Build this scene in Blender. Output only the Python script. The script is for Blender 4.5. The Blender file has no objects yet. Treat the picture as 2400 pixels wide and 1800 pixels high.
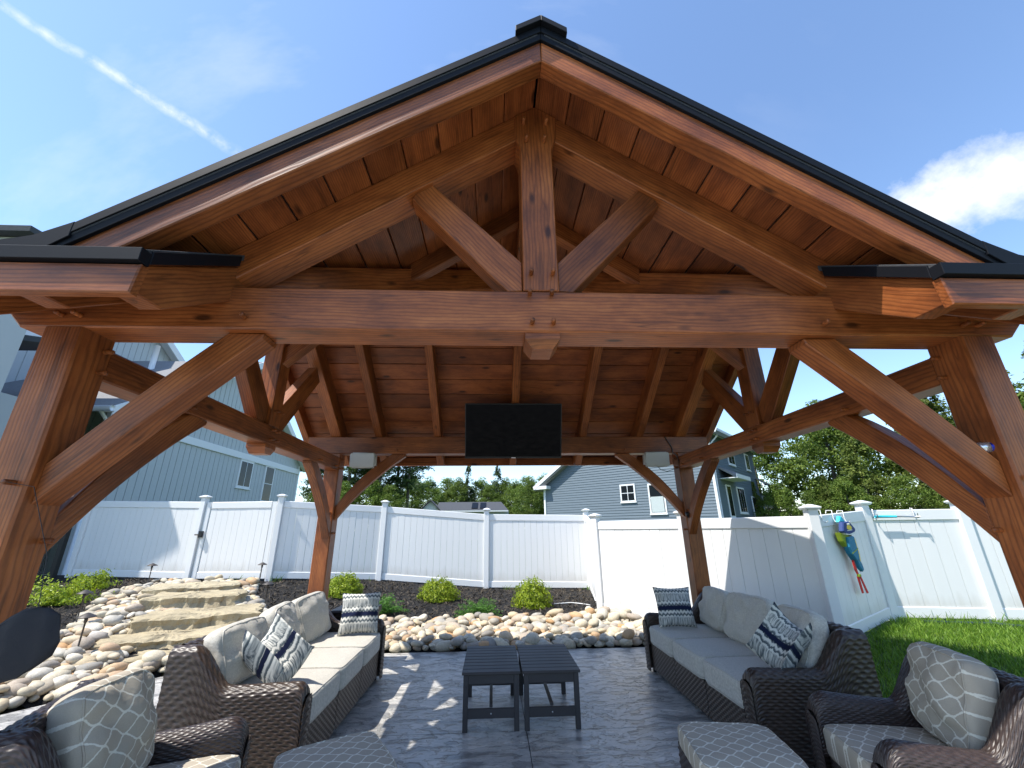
import bpy, bmesh, math, random
import numpy as np
from mathutils import Matrix, Vector
random.seed(7); rng = np.random.default_rng(7)
sc = bpy.context.scene
col = sc.collection
PI = math.pi

# ------------------------------------------------------------------ camera
cam = bpy.data.cameras.new('camera'); cam_o = bpy.data.objects.new('camera', cam); col.objects.link(cam_o)
cam.sensor_fit = 'HORIZONTAL'; cam.sensor_width = 36.0; cam.lens = 969.77 / 2400 * 36
cam.clip_start = 0.05; cam.clip_end = 3000
CR = Vector((0.99899257, -0.04366845, -0.01034018)); CU = Vector((-0.00465472, -0.33000544, 0.94396755)); CF = Vector((0.04463391, 0.94296844, 0.32987625))
CP = Vector((-0.2422, -1.923, 1.5))
M = Matrix((CR, CU, -CF)).transposed().to_4x4(); M.translation = CP
cam_o.matrix_world = M
sc.camera = cam_o

# ------------------------------------------------------------------ light
SUN_TO = Vector((-0.56, -0.235, 1.0)).normalized()           # direction towards the sun
elev = math.asin(SUN_TO.z); azim = math.atan2(SUN_TO.x, SUN_TO.y)
sun = bpy.data.lights.new('sun', 'SUN'); sun.energy = 3.7; sun.angle = math.radians(0.53); sun.color = (1.0, 0.95, 0.87)
sun_o = bpy.data.objects.new('sun', sun); col.objects.link(sun_o); sun_o.location = (-12, -11, 24)
sun_o.rotation_euler = SUN_TO.to_track_quat('Z', 'Y').to_euler()
world = bpy.data.worlds.new('World'); sc.world = world; world.use_nodes = True
sc.view_settings.view_transform = 'Standard'; sc.view_settings.look = 'None'
sc.view_settings.exposure = 1.0; sc.view_settings.gamma = 1.0; sc.view_settings.use_curve_mapping = False

class NT:
    """tiny helper round a node tree"""
    def __init__(s, nt): s.nt = nt; s.n = nt.nodes; s.l = nt.links
    def node(s, t, **kw):
        n = s.n.new(t)
        for k, v in kw.items():
            if k.startswith('_'): setattr(n, k[1:], v)
        return n
    def set(s, sock, v):
        if isinstance(v, bpy.types.NodeSocket): s.l.new(v, sock)
        elif v is not None: sock.default_value = v
    def math(s, op, a, b=None, c=None, clamp=False):
        n = s.n.new('ShaderNodeMath'); n.operation = op; n.use_clamp = clamp
        s.set(n.inputs[0], a)
        if b is not None: s.set(n.inputs[1], b)
        if c is not None: s.set(n.inputs[2], c)
        return n.outputs[0]
    def dot(s, v, w):
        n = s.n.new('ShaderNodeVectorMath'); n.operation = 'DOT_PRODUCT'; s.set(n.inputs[0], v); n.inputs[1].default_value = w; return n.outputs['Value']
    def mapping(s, v, scale=(1, 1, 1), loc=(0, 0, 0), rot=(0, 0, 0)):
        n = s.n.new('ShaderNodeMapping'); s.set(n.inputs['Vector'], v)
        s.set(n.inputs['Scale'], scale); s.set(n.inputs['Location'], loc); s.set(n.inputs['Rotation'], rot); return n.outputs[0]
    def noise(s, v, scale=5, detail=4, rough=.5, dist=0, out='Fac'):
        n = s.n.new('ShaderNodeTexNoise'); s.set(n.inputs['Vector'], v); n.inputs['Scale'].default_value = scale
        n.inputs['Detail'].default_value = detail; n.inputs['Roughness'].default_value = rough; n.inputs['Distortion'].default_value = dist
        return n.outputs[out]
    def voronoi(s, v, scale=5, feat='F1', out='Distance', rand=1.0):
        n = s.n.new('ShaderNodeTexVoronoi'); n.feature = feat; s.set(n.inputs['Vector'], v); n.inputs['Scale'].default_value = scale
        n.inputs['Randomness'].default_value = rand
        return n.outputs[out]
    def ramp(s, f, stops, interp='LINEAR'):
        n = s.n.new('ShaderNodeValToRGB'); n.color_ramp.interpolation = interp
        e = n.color_ramp.elements
        while len(e) < len(stops): e.new(0.5)
        for el, (p, c) in zip(e, stops):
            el.position = p; el.color = (c, c, c, 1) if isinstance(c, (int, float)) else (*c, 1)
        s.set(n.inputs[0], f); return n.outputs[0]
    def mix(s, f, a, b, mode='MIX'):
        n = s.n.new('ShaderNodeMix'); n.data_type = 'RGBA'; n.blend_type = mode
        s.set(n.inputs[0], f)
        for sk, v in ((n.inputs[6], a), (n.inputs[7], b)):
            if isinstance(v, tuple) and len(v) == 3: v = (*v, 1)
            s.set(sk, v)
        return n.outputs[2]
    def bump(s, h, strength=.3, dist=.01, normal=None):
        n = s.n.new('ShaderNodeBump'); n.inputs['Strength'].default_value = strength; n.inputs['Distance'].default_value = dist
        s.set(n.inputs['Height'], h)
        if normal is not None: s.set(n.inputs['Normal'], normal)
        return n.outputs[0]

# sky with thin cirrus, a vapour trail and a fair-weather cloud, all fixed by direction
wn = NT(world.node_tree); wn.n.clear()
sky = wn.n.new('ShaderNodeTexSky'); sky.sky_type = 'NISHITA'; sky.sun_disc = False
sky.sun_elevation = elev; sky.sun_rotation = azim; sky.altitude = 100; sky.air_density = 1.1; sky.dust_density = 0.3; sky.ozone_density = 4.0
gen = wn.n.new('ShaderNodeTexCoord').outputs['Generated']
def unit(a): a = np.array(a, float); return a / np.linalg.norm(a)
d1 = unit((-0.6511, 0.3779, 0.6582)); d2 = unit((-0.4619, 0.6007, 0.6525))
tn = unit(np.cross(d1, d2)); ta = unit(d2 - d1 * (d1 @ d2))
fine = wn.noise(gen, 42, 5, .6); mid = wn.noise(gen, 9, 5, .6)
along = wn.dot(gen, tuple(ta)); off = wn.dot(gen, tuple(tn))
off = wn.math('ADD', off, wn.math('MULTIPLY', wn.math('SUBTRACT', mid, .5), .02))
wid = wn.math('MULTIPLY_ADD', along, .022, .008)
tr = wn.math('SUBTRACT', 1.0, wn.math('DIVIDE', wn.math('ABSOLUTE', off), wid), clamp=True)
tr = wn.math('MULTIPLY', tr, wn.ramp(fine, [(.35, .05), (.7, .85)]))
fade = wn.ramp(along, [(0.0, .8), (.20, .9), (.34, .15), (.42, 0.0)])
front = wn.math('GREATER_THAN', wn.dot(gen, tuple(d1)), .5)
tr = wn.math('MULTIPLY', wn.math('MULTIPLY', tr, fade), front)
cc = unit((0.735, 0.478, 0.475)); e1 = unit(np.cross(cc, (0, 0, 1))); e2 = np.cross(e1, cc)
ca = wn.math('DIVIDE', wn.dot(gen, tuple(e1)), .17); cb = wn.math('DIVIDE', wn.dot(gen, tuple(e2)), .085)
rad = wn.math('SQRT', wn.math('ADD', wn.math('MULTIPLY', ca, ca), wn.math('MULTIPLY', cb, cb)))
cl = wn.math('ADD', wn.math('SUBTRACT', 1.0, rad), wn.math('MULTIPLY', wn.math('SUBTRACT', wn.noise(gen, 13, 8, .62), .5), 2.2))
cl = wn.math('MULTIPLY', wn.ramp(cl, [(.05, 0.0), (.85, .85)]), wn.math('GREATER_THAN', wn.dot(gen, tuple(cc)), .8))
cir = wn.ramp(wn.noise(wn.mapping(gen, (1.2, 5, 2.5), rot=(.3, .5, .8)), 1.6, 6, .6), [(.5, 0.0), (.8, .28)])
cirw = wn.ramp(wn.dot(gen, (-.62, .45, .64)), [(.25, 0.05), (1.0, 1.0)])
mask = wn.math('MAXIMUM', wn.math('MAXIMUM', tr, cl), wn.math('MULTIPLY', cir, cirw))
skyc = wn.mix(mask, sky.outputs[0], (4.2, 4.3, 4.5, 1))
bg = wn.n.new('ShaderNodeBackground'); wn.l.new(skyc, bg.inputs[0]); bg.inputs[1].default_value = 0.15
wo = wn.n.new('ShaderNodeOutputWorld'); wn.l.new(bg.outputs[0], wo.inputs[0])

# ------------------------------------------------------------------ materials
def mat(name):
    m = bpy.data.materials.new(name); m.use_nodes = True; t = NT(m.node_tree)
    b = t.n['Principled BSDF']; return m, t, b
def obj_coord(t): return t.n.new('ShaderNodeTexCoord').outputs['Object']
def world_coord(t): return t.n.new('ShaderNodeNewGeometry').outputs['Position']
def rnd(t): return t.n.new('ShaderNodeObjectInfo').outputs['Random']

def wood_mat(name, dark, midc, light, rough=.42, knots=True, scale=1.0):
    m, t, b = mat(name)
    oc = obj_coord(t); r = rnd(t)
    cx = t.n.new('ShaderNodeCombineXYZ'); t.set(cx.inputs[0], t.math('MULTIPLY', r, 37.0)); t.set(cx.inputs[1], t.math('MULTIPLY', r, .37)); t.set(cx.inputs[2], t.math('MULTIPLY', r, .21))
    va = t.n.new('ShaderNodeVectorMath'); va.operation = 'ADD'; t.set(va.inputs[0], oc); t.set(va.inputs[1], cx.outputs[0]); v = va.outputs[0]
    warp = t.noise(t.mapping(v, (.9, 2.5, 2.5)), 2.0, 3, .5, out='Color')
    wv = t.n.new('ShaderNodeVectorMath'); wv.operation = 'MULTIPLY_ADD'; t.set(wv.inputs[0], warp); wv.inputs[1].default_value = (.4, .05, .05); t.set(wv.inputs[2], v)
    w = t.n.new('ShaderNodeTexWave'); w.wave_type = 'RINGS'; w.rings_direction = 'X'; w.inputs['Scale'].default_value = 22 * scale
    w.inputs['Distortion'].default_value = 1.2; w.inputs['Detail'].default_value = 2.5; w.inputs['Detail Scale'].default_value = 1.6
    t.set(w.inputs['Vector'], t.mapping(wv.outputs[0], (.10, 1, 1), loc=(0, .16, .11)))
    grain = w.outputs['Fac']
    fib = t.noise(t.mapping(v, (3, 90, 90)), 1.5, 4, .6)
    blot = t.noise(t.mapping(v, (1.0, 3, 3)), 2.2, 6, .68)
    c = t.ramp(blot, [(.34, dark), (.5, midc), (.66, light)])
    c = t.mix(t.math('MULTIPLY', t.ramp(grain, [(.0, 1.0), (.30, .35), (.7, 0.0)]), .46), c, tuple(x * .40 for x in dark))
    c = t.mix(t.math('MULTIPLY', t.ramp(fib, [(.5, 0.0), (.75, 1.0)]), .22), c, tuple(min(1, x * 1.25) for x in light))
    crk = t.noise(t.mapping(v, (.45, 9, 9)), 1.0, 3, .45)
    c = t.mix(t.math('MULTIPLY', t.ramp(crk, [(.490, 0.0), (.5, 1.0), (.510, 0.0)]), .5), c, tuple(x * .22 for x in dark))
    c = t.mix(t.math('MULTIPLY', t.ramp(t.noise(v, 3.0, 5, .7), [(.55, 0.0), (.72, 1.0)]), .22), c, tuple(x * .55 for x in dark))
    if knots:
        kd = t.voronoi(t.mapping(v, (2.2, 6.0, 6.0)), 1.0)
        c = t.mix(t.ramp(kd, [(.06, .92), (.13, 0.0)]), c, tuple(x * .28 for x in dark))
    hue = t.n.new('ShaderNodeHueSaturation'); t.set(hue.inputs['Color'], c); t.set(hue.inputs['Value'], t.math('MULTIPLY_ADD', r, .50, .76)); hue.inputs['Saturation'].default_value = 1.02
    t.l.new(hue.outputs[0], b.inputs['Base Color'])
    t.set(b.inputs['Roughness'], t.math('MULTIPLY_ADD', fib, .25, rough - .12))
    b.inputs['Specular IOR Level'].default_value = .38
    hgt = t.math('ADD', t.math('MULTIPLY', grain, .5), t.math('MULTIPLY', fib, .6))
    t.l.new(t.bump(hgt, .22, .003), b.inputs['Normal'])
    return m
W_TIMBER = wood_mat('stained_timber', (.145, .042, .014), (.265, .080, .025), (.375, .124, .039))
W_PLANK = wood_mat('stained_plank', (.135, .038, .014), (.25, .073, .024), (.365, .115, .038), scale=1.4)

def plain(name, colr, rough=.5, metal=0, var=.12, nscale=6, bump=.1, bscale=60, bdist=.003, spec=.5, coord='obj', byobj=0.0):
    m, t, b = mat(name)
    v = obj_coord(t) if coord == 'obj' else world_coord(t)
    n = t.noise(v, nscale, 5, .6)
    c = t.mix(n, tuple(x * (1 - var) for x in colr), tuple(min(1, x * (1 + var)) for x in colr))
    if byobj:
        h = t.n.new('ShaderNodeHueSaturation'); t.set(h.inputs['Color'], c); t.set(h.inputs['Value'], t.math('MULTIPLY_ADD', rnd(t), byobj * 2, 1 - byobj)); c = h.outputs[0]
    t.l.new(c, b.inputs['Base Color']); t.set(b.inputs['Roughness'], t.math('MULTIPLY_ADD', n, .16, rough - .08)); b.inputs['Metallic'].default_value = metal
    b.inputs['Specular IOR Level'].default_value = spec
    if bump: t.l.new(t.bump(t.noise(v, bscale, 3, .6), bump, bdist), b.inputs['Normal'])
    return m
DRIP = plain('black_metal_edge', (.005, .006, .009), .55, 0.0, .2, 3, .05, spec=.15)
SHINGLE = plain('dark_shingle', (.035, .037, .042), .9, 0, .5, 30, .6, 120, .004)
VINYL = plain('white_vinyl', (.74, .745, .74), .38, 0, .025, 2.5, .06, 240, .0008, byobj=.02)
VINYLB, _t, _b = mat('white_vinyl_board')
_oc = obj_coord(_t); _sp = _t.n.new('ShaderNodeSeparateXYZ'); _t.set(_sp.inputs[0], _oc)
_w = world_coord(_t); _st = _t.noise(_t.mapping(_w, (9, 9, 1.2)), 1.0, 4, .6)
_d = _t.math('MULTIPLY', _t.ramp(_t.math('ADD', _sp.outputs[2], _t.math('MULTIPLY', _t.math('SUBTRACT', _st, .5), .35)), [(.0, .75), (.16, 0.0)]), .5)
_c = _t.mix(_t.ramp(_st, [(.4, 0.0), (.75, .16)]), (.745, .745, .735), (.64, .635, .615)); _c = _t.mix(_d, _c, (.42, .38, .31))
_t.l.new(_c, _b.inputs['Base Color']); _b.inputs['Roughness'].default_value = .42
_t.l.new(_t.bump(_t.noise(_t.mapping(_w, (60, 60, 5)), 1.0, 3, .6), .25, .004), _b.inputs['Normal'])
BLACKPL = plain('black_plastic', (.010, .010, .011), .45, 0, .2, 8, .08)
BLACKMET = plain('black_metal', (.018, .018, .02), .42, .2, .2, 8, .05)
CLOTHBLK = plain('black_fabric', (.010, .011, .016), .85, 0, .3, 30, .4, 240, .002)
SPKR = plain('grey_speaker_plastic', (.50, .50, .48), .5, 0, .05, 5, .1, 400, .001)
GLASSDK = plain('dark_window_glass', (.012, .015, .018), .06, 0, .3, 1.5, 0, spec=.18)
TRIM = plain('white_house_trim', (.74, .75, .76), .5, 0, .04, 2, .03)
SIDL = plain('pale_blue_siding', (.47, .495, .505), .6, 0, .05, 2, .05)
SIDR = plain('slate_blue_siding', (.125, .162, .195), .6, 0, .06, 2, .05)
ROOFG = plain('grey_roof_shingle', (.20, .20, .205), .9, 0, .35, 14, .5, 40, .01)
ROOFD = plain('charcoal_roof_shingle', (.055, .06, .07), .9, 0, .35, 10, .5, 40, .01)
SCREEN, _t, _b = mat('tv_screen'); _b.inputs['Base Color'].default_value = (.002, .002, .003, 1); _b.inputs['Roughness'].default_value = .045; _b.inputs['Specular IOR Level'].default_value = .06
HDPE = plain('charcoal_lumber', (.034, .031, .033), .6, 0, .18, 5, .25, 70, .0015, byobj=.12)
STEEL = plain('bright_steel', (.55, .55, .56), .3, 1.0, .1, 8, .05)
RUST = plain('bronze_metal', (.06, .052, .046), .5, .3, .25, 20, .1)
TURQ = plain('turquoise_foam', (.03, .55, .66), .6, 0, .08, 10, .15, 200)
NAVY = plain('navy_fabric', (.018, .045, .17), .75, 0, .12, 20, .3, 240)
TEAL = plain('teal_fabric', (.012, .18, .30), .7, 0, .15, 20, .3, 240)
LIME = plain('olive_green_fabric', (.22, .30, .015), .7, 0, .15, 20, .3, 240)
YELLOW = plain('yellow_webbing', (.80, .58, .06), .7, 0, .1, 20, .3, 240)
REDW = plain('red_webbing', (.62, .02, .015), .7, 0, .1, 20, .3, 240)
WHITEF = plain('white_print', (.85, .83, .72), .7, 0, .05, 20, .1, 240)
HOSEG = plain('dark_green_hose', (.012, .035, .028), .5, 0, .2, 9, .1)
TWIG = plain('bark', (.10, .085, .07), .9, 0, .35, 8, .6, 20, .02)
CANB = plain('can_blue', (.02, .03, .32), .28, .6, .05, 6, 0)
CANS = plain('can_silver', (.75, .76, .78), .25, .8, .05, 6, 0)
CANO = plain('can_orange', (.75, .22, .03), .28, .6, .05, 6, 0)
CURT = plain('white_curtain', (.45, .50, .50), .9, 0, .15, 12, .2, 30)

def wicker_mat(name, a, bcol):
    m, t, b = mat(name); v = obj_coord(t)
    n = t.noise(t.mapping(v, (40, 40, 70)), 1.0, 2, .5); n2 = t.noise(v, 3, 3, .5)
    c = t.mix(t.ramp(n, [(.3, 0.0), (.7, 1.0)]), a, bcol); c = t.mix(t.math('MULTIPLY', n2, .35), c, tuple(x * .6 for x in a))
    t.l.new(c, b.inputs['Base Color']); b.inputs['Roughness'].default_value = .40; b.inputs['Specular IOR Level'].default_value = .5
    t.l.new(t.bump(t.noise(t.mapping(v, (60, 60, 400)), 1.0, 2, .5), .3, .0015), b.inputs['Normal'])
    return m
WICKER = wicker_mat('brown_wicker', (.032, .021, .016), (.068, .046, .034))
WICKER2 = wicker_mat('dark_wicker', (.028, .019, .017), (.060, .042, .037))

def linen_mat(name, colr):
    m, t, b = mat(name); v = obj_coord(t)
    w1 = t.noise(t.mapping(v, (420, 60, 60)), 1.0, 2, .5); w2 = t.noise(t.mapping(v, (60, 420, 60)), 1.0, 2, .5)
    f = t.math('MULTIPLY', t.math('ADD', w1, w2), .5); big = t.noise(v, 3.5, 4, .6)
    c = t.mix(t.ramp(f, [(.35, 0.0), (.65, 1.0)]), tuple(x * .74 for x in colr), tuple(min(1, x * 1.2) for x in colr))
    c = t.mix(t.math('MULTIPLY', big, .25), c, tuple(x * .8 for x in colr))
    t.l.new(c, b.inputs['Base Color']); b.inputs['Roughness'].default_value = .92; b.inputs['Specular IOR Level'].default_value = .15
    b.inputs['Sheen Weight'].default_value = .15
    bb = t.bump(f, .5, .0015); t.l.new(t.bump(t.noise(v, 9, 4, .55, dist=.6), .5, .012, bb), b.inputs['Normal'])
    return m
LINEN = linen_mat('oatmeal_linen', (.50, .475, .42))

def ogee_mat(name, a=.085, bl=.115):
    m, t, b = mat(name); v = obj_coord(t)
    sep = t.n.new('ShaderNodeSeparateXYZ'); t.set(sep.inputs[0], v)
    jit = t.noise(v, 130, 2, .5)
    u = t.math('DIVIDE', sep.outputs[0], bl); w = t.math('DIVIDE', sep.outputs[1], a)
    w = t.math('ADD', w, t.math('MULTIPLY', t.math('SUBTRACT', jit, .5), .10))
    s = t.math('MULTIPLY', t.math('SINE', t.math('MULTIPLY', u, 2 * PI)), .25)
    def fam(x): return t.math('ABSOLUTE', t.math('SUBTRACT', t.math('FRACT', t.math('ADD', x, 100.5)), .5))
    dA = fam(t.math('SUBTRACT', w, s)); dB = fam(t.math('ADD', t.math('SUBTRACT', w, .5), s))
    d = t.math('MINIMUM', dA, dB)
    line = t.ramp(d, [(.040, 1.0), (.062, 0.0)])
    wv = t.noise(t.mapping(v, (300, 300, 300)), 1.0, 2, .5)
    base = t.mix(wv, (.345, .305, .245), (.43, .385, .315))
    c = t.mix(line, base, (.66, .63, .54))
    t.l.new(c, b.inputs['Base Color']); b.inputs['Roughness'].default_value = .9; b.inputs['Specular IOR Level'].default_value = .15
    bb = t.bump(wv, .4, .001); t.l.new(t.bump(t.noise(v, 8, 4, .55, dist=.8), .5, .014, bb), b.inputs['Normal'])
    return m
OGEE = ogee_mat('taupe_lattice_print')

def ikat_mat(name, rev=False):
    m, t, b = mat(name); v = obj_coord(t)
    sep = t.n.new('ShaderNodeSeparateXYZ'); t.set(sep.inputs[0], v)
    streak = t.noise(t.mapping(v, (160, 9, 1)), 1.0, 3, .7); zig = t.math('PINGPONG', t.math('MULTIPLY', sep.outputs[0], 28), .5)
    y = t.math('ADD', sep.outputs[1], t.math('MULTIPLY', t.math('SUBTRACT', streak, .5), .035))
    y2 = t.math('ADD', y, t.math('MULTIPLY', t.math('SUBTRACT', zig, .25), .035))
    f = t.math('FRACT', t.math('MULTIPLY_ADD', y, 4.4, 10.3)); f2 = t.math('FRACT', t.math('MULTIPLY', y2, 22.0))
    wht = (.62, .61, .56); gr = (.10, .12, .13); nv = (.012, .017, .045)
    c = t.mix(t.ramp(f2, [(.35, 0.0), (.6, 1.0)]), gr, wht)
    c = t.mix(t.ramp(f, [(.50, 0.0), (.56, 1.0), (.80, 1.0), (.86, 0.0)]), c, t.mix(t.ramp(streak, [(.4, 0.0), (.6, 1.0)]), gr, wht))
    c = t.mix(t.ramp(f, [(.12, 0.0), (.15, 1.0), (.30, 1.0), (.33, 0.0)]), c, nv)
    t.l.new(c, b.inputs['Base Color']); b.inputs['Roughness'].default_value = .92; b.inputs['Specular IOR Level'].default_value = .1
    t.l.new(t.bump(t.noise(t.mapping(v, (200, 200, 200)), 1.0, 2, .5), .6, .002), b.inputs['Normal'])
    return m
IKAT = ikat_mat('navy_ikat')

def concrete_mat():
    m, t, b = mat('stamped_concrete'); v = world_coord(t)
    wrp = t.noise(v, 1.6, 4, .6, out='Color')
    wv = t.n.new('ShaderNodeVectorMath'); wv.operation = 'MULTIPLY_ADD'; t.set(wv.inputs[0], wrp); wv.inputs[1].default_value = (.55, .30, 0); t.set(wv.inputs[2], v)
    crease = t.n.new('ShaderNodeTexNoise'); crease.noise_type = 'RIDGED_MULTIFRACTAL'; crease.inputs['Scale'].default_value = 3.2; crease.inputs['Detail'].default_value = 5
    crease.inputs['Roughness'].default_value = .55; t.set(crease.inputs['Vector'], t.mapping(wv.outputs[0], (1.0, 1.9, 1)))
    cr = t.ramp(crease.outputs[0], [(.35, 0.0), (.9, 1.0)])
    lay = t.noise(t.mapping(wv.outputs[0], (1.2, 3.0, 1)), 3.5, 6, .62)
    c = t.ramp(lay, [(.34, (.15, .148, .144)), (.48, (.35, .342, .322)), (.62, (.60, .575, .53))])
    c = t.mix(t.math('MULTIPLY', cr, .75), c, (.06, .06, .062))
    c = t.mix(t.math('MULTIPLY', t.noise(v, 60, 3, .6), .18), c, (.36, .34, .32))
    c = t.mix(t.math('MULTIPLY', t.ramp(t.math('FRACT', t.math('MULTIPLY', lay, 7.0)), [(.0, 1.0), (.10, .0), (.97, 0.0), (1.0, 1.0)]), .55), c, (.07, .07, .072))
    t.l.new(c, b.inputs['Base Color']); t.set(b.inputs['Roughness'], t.math('MULTIPLY_ADD', lay, .34, .20)); b.inputs['Specular IOR Level'].default_value = .5
    k = t.math('MULTIPLY', lay, 7.0); fr = t.math('FRACT', k); stp = t.math('DIVIDE', t.math('ADD', t.math('SUBTRACT', k, fr), t.math('SMOOTH_MIN', t.math('MULTIPLY', fr, 4.0), 1.0, .3)), 7.0)
    h = t.math('SUBTRACT', stp, t.math('MULTIPLY', cr, .35))
    t.l.new(t.bump(h, 1.0, .05), b.inputs['Normal'])
    return m
CONC = concrete_mat()
CONCB = plain('concrete_joint', (.05, .05, .052), .9, 0, .3, 8, .3, 40, coord='w')
GRND = plain('ground_grass', (.055, .095, .022), .95, 0, .4, 1.2, .5, 30, .02, coord='w')
LAWN = plain('lawn_soil', (.065, .11, .022), .95, 0, .45, 5, .7, 60, .02, coord='w')
MULCH = plain('dark_mulch', (.008, .0065, .0058), .95, 0, .6, 26, 1.0, 70, .03, coord='w')

def ramp_obj(name, stops, rough=.75, nscale=18, bump=.5, bdist=.008, bscale=25, island=False):
    m, t, b = mat(name)
    r = rnd(t) if not island else t.n.new('ShaderNodeNewGeometry').outputs['Random Per Island']
    v = obj_coord(t); c = t.ramp(r, stops)
    n = t.noise(v, nscale, 6, .65); c = t.mix(t.ramp(n, [(.35, .50), (.60, 0.0)]), c, t.mix(.62, c, (.12, .10, .08)))
    n3 = t.noise(v, nscale * .22, 4, .6); c = t.mix(t.ramp(n3, [(.40, .45), (.6, 0.0)]), c, t.mix(.55, c, (.22, .17, .10)))
    sp = t.noise(v, nscale * 9, 2, .5); c = t.mix(t.ramp(sp, [(.60, 0.0), (.72, .45)]), c, (.10, .09, .085))
    t.l.new(c, b.inputs['Base Color']); b.inputs['Roughness'].default_value = rough; b.inputs['Specular IOR Level'].default_value = .3
    t.l.new(t.bump(t.noise(v, bscale, 5, .6), bump, bdist), b.inputs['Normal'])
    return m
STOPS = [(0.0, (.56, .49, .36)), (.16, (.68, .61, .46)), (.30, (.33, .31, .27)), (.42, (.62, .50, .32)), (.55, (.70, .66, .56)), (.66, (.25, .24, .22)), (.76, (.52, .42, .32)), (.86, (.55, .31, .13)), (.94, (.64, .58, .45)), (1.0, (.36, .33, .30))]
PEBBLE = ramp_obj('river_stone', STOPS, .7, 14, .35, .006, 22)
PEBBLEI = ramp_obj('river_stone_mass', STOPS, .7, 14, .35, .006, 22, island=True)
SLABST = ramp_obj('sandstone_slab', [(0, (.42, .35, .22)), (1, (.50, .43, .29))], .85, 7, .9, .02, 14)
CHIP = ramp_obj('mulch_chip', [(0, (.006, .005, .0045)), (.5, (.012, .0095, .008)), (.90, (.022, .017, .013)), (1, (.09, .075, .06))], .85, 30, .3, .004, 60, island=True)

def leaf_mat(name, stops, trans=.35, rough=.55):
    m, t, b = mat(name)
    g = t.n.new('ShaderNodeNewGeometry')
    v = obj_coord(t); big = t.noise(v, .9, 3, .6)
    f = t.math('ADD', t.math('MULTIPLY', g.outputs['Random Per Island'], .6), t.math('MULTIPLY', big, .45))
    c = t.ramp(f, stops)
    hs = t.n.new('ShaderNodeHueSaturation'); t.set(hs.inputs['Color'], c); t.set(hs.inputs['Value'], t.math('MULTIPLY_ADD', rnd(t), .3, .85)); c = hs.outputs[0]
    t.l.new(c, b.inputs['Base Color']); b.inputs['Roughness'].default_value = rough; b.inputs['Specular IOR Level'].default_value = .3
    tb = t.n.new('ShaderNodeBsdfTranslucent'); t.l.new(c, tb.inputs[0])
    mx = t.n.new('ShaderNodeMixShader'); mx.inputs[0].default_value = trans
    t.l.new(b.outputs[0], mx.inputs[1]); t.l.new(tb.outputs[0], mx.inputs[2]); t.l.new(mx.outputs[0], t.n['Material Output'].inputs[0])
    return m
LEAF_D = leaf_mat('broadleaf', [(.1, (.045, .085, .014)), (.5, (.115, .185, .028)), (.95, (.24, .31, .055))], .4)
LEAF_H = leaf_mat('hemlock_leaf', [(.1, (.040, .075, .014)), (.5, (.12, .17, .030)), (.95, (.26, .30, .065))], .4)
LEAF_P = leaf_mat('pine_needle', [(.1, (.028, .055, .022)), (.5, (.060, .105, .034)), (.95, (.12, .175, .05))], .25)
LEAF_Y = leaf_mat('golden_shrub_leaf', [(.1, (.085, .145, .010)), (.5, (.24, .33, .018)), (.95, (.46, .52, .04))], .35, .4)
LEAF_J = leaf_mat('fern_green_leaf', [(.1, (.030, .10, .015)), (.5, (.085, .22, .028)), (.95, (.17, .34, .05))], .3, .5)
GRASSB = leaf_mat('grass_blade', [(.1, (.07, .15, .015)), (.5, (.14, .26, .025)), (.95, (.27, .38, .06))], .4, .5)

# ------------------------------------------------------------------ object helpers
def tag(o, label=None, cat=None, group=None, kind=None):
    if label: o['label'] = label
    if cat: o['category'] = cat
    if group: o['group'] = group
    if kind: o['kind'] = kind
    return o
def new_mesh(name, verts, faces, m=None, smooth=False):
    me = bpy.data.meshes.new(name); me.from_pydata([tuple(v) for v in verts], [], [tuple(f) for f in faces]); me.update()
    if m: me.materials.append(m)
    if smooth: me.polygons.foreach_set('use_smooth', [True] * len(me.polygons))
    return me
def np_mesh(name, V, F, m=None, smooth=True):
    """V (n,3) float, F (k,q) int -> mesh, quick"""
    me = bpy.data.meshes.new(name); V = np.asarray(V, np.float32); F = np.asarray(F, np.int32); k, q = F.shape
    me.vertices.add(len(V)); me.vertices.foreach_set('co', V.ravel())
    me.loops.add(k * q); me.loops.foreach_set('vertex_index', F.ravel())
    me.polygons.add(k); me.polygons.foreach_set('loop_start', np.arange(0, k * q, q, dtype=np.int32))
    me.polygons.foreach_set('use_smooth', np.full(k, smooth)); me.update(calc_edges=True)
    if m: me.materials.append(m)
    return me
ROOTLOC = {}
def link(name, me, parent=None, mw=None):
    o = bpy.data.objects.new(name, me); col.objects.link(o)
    if mw is not None: o.matrix_basis = mw
    if parent is not None:
        o.parent = parent
        # children are given in world space when the root (or its root) is registered
        if parent.name in ROOTLOC: o.matrix_parent_inverse = ROOTLOC[parent.name]
    return o
def thing(name, loc, label, cat, group=None, rz=0.0, worldspace=True):
    o = bpy.data.objects.new(name, None); col.objects.link(o); o.empty_display_size = .2
    o.location = loc; o.rotation_euler = (0, 0, rz); tag(o, label, cat, group)
    if worldspace: ROOTLOC[o.name] = (Matrix.Translation(loc) @ Matrix.Rotation(rz, 4, 'Z')).inverted()
    return o
def sub(name, me, parent, mw_world):
    """a sub-part given in world space under a part given in world space"""
    o = bpy.data.objects.new(name, me); col.objects.link(o); o.matrix_basis = mw_world; o.parent = parent
    o.matrix_parent_inverse = parent.matrix_basis.inverted() if parent.name not in ROOTLOC else ROOTLOC[parent.name]
    return o
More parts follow.
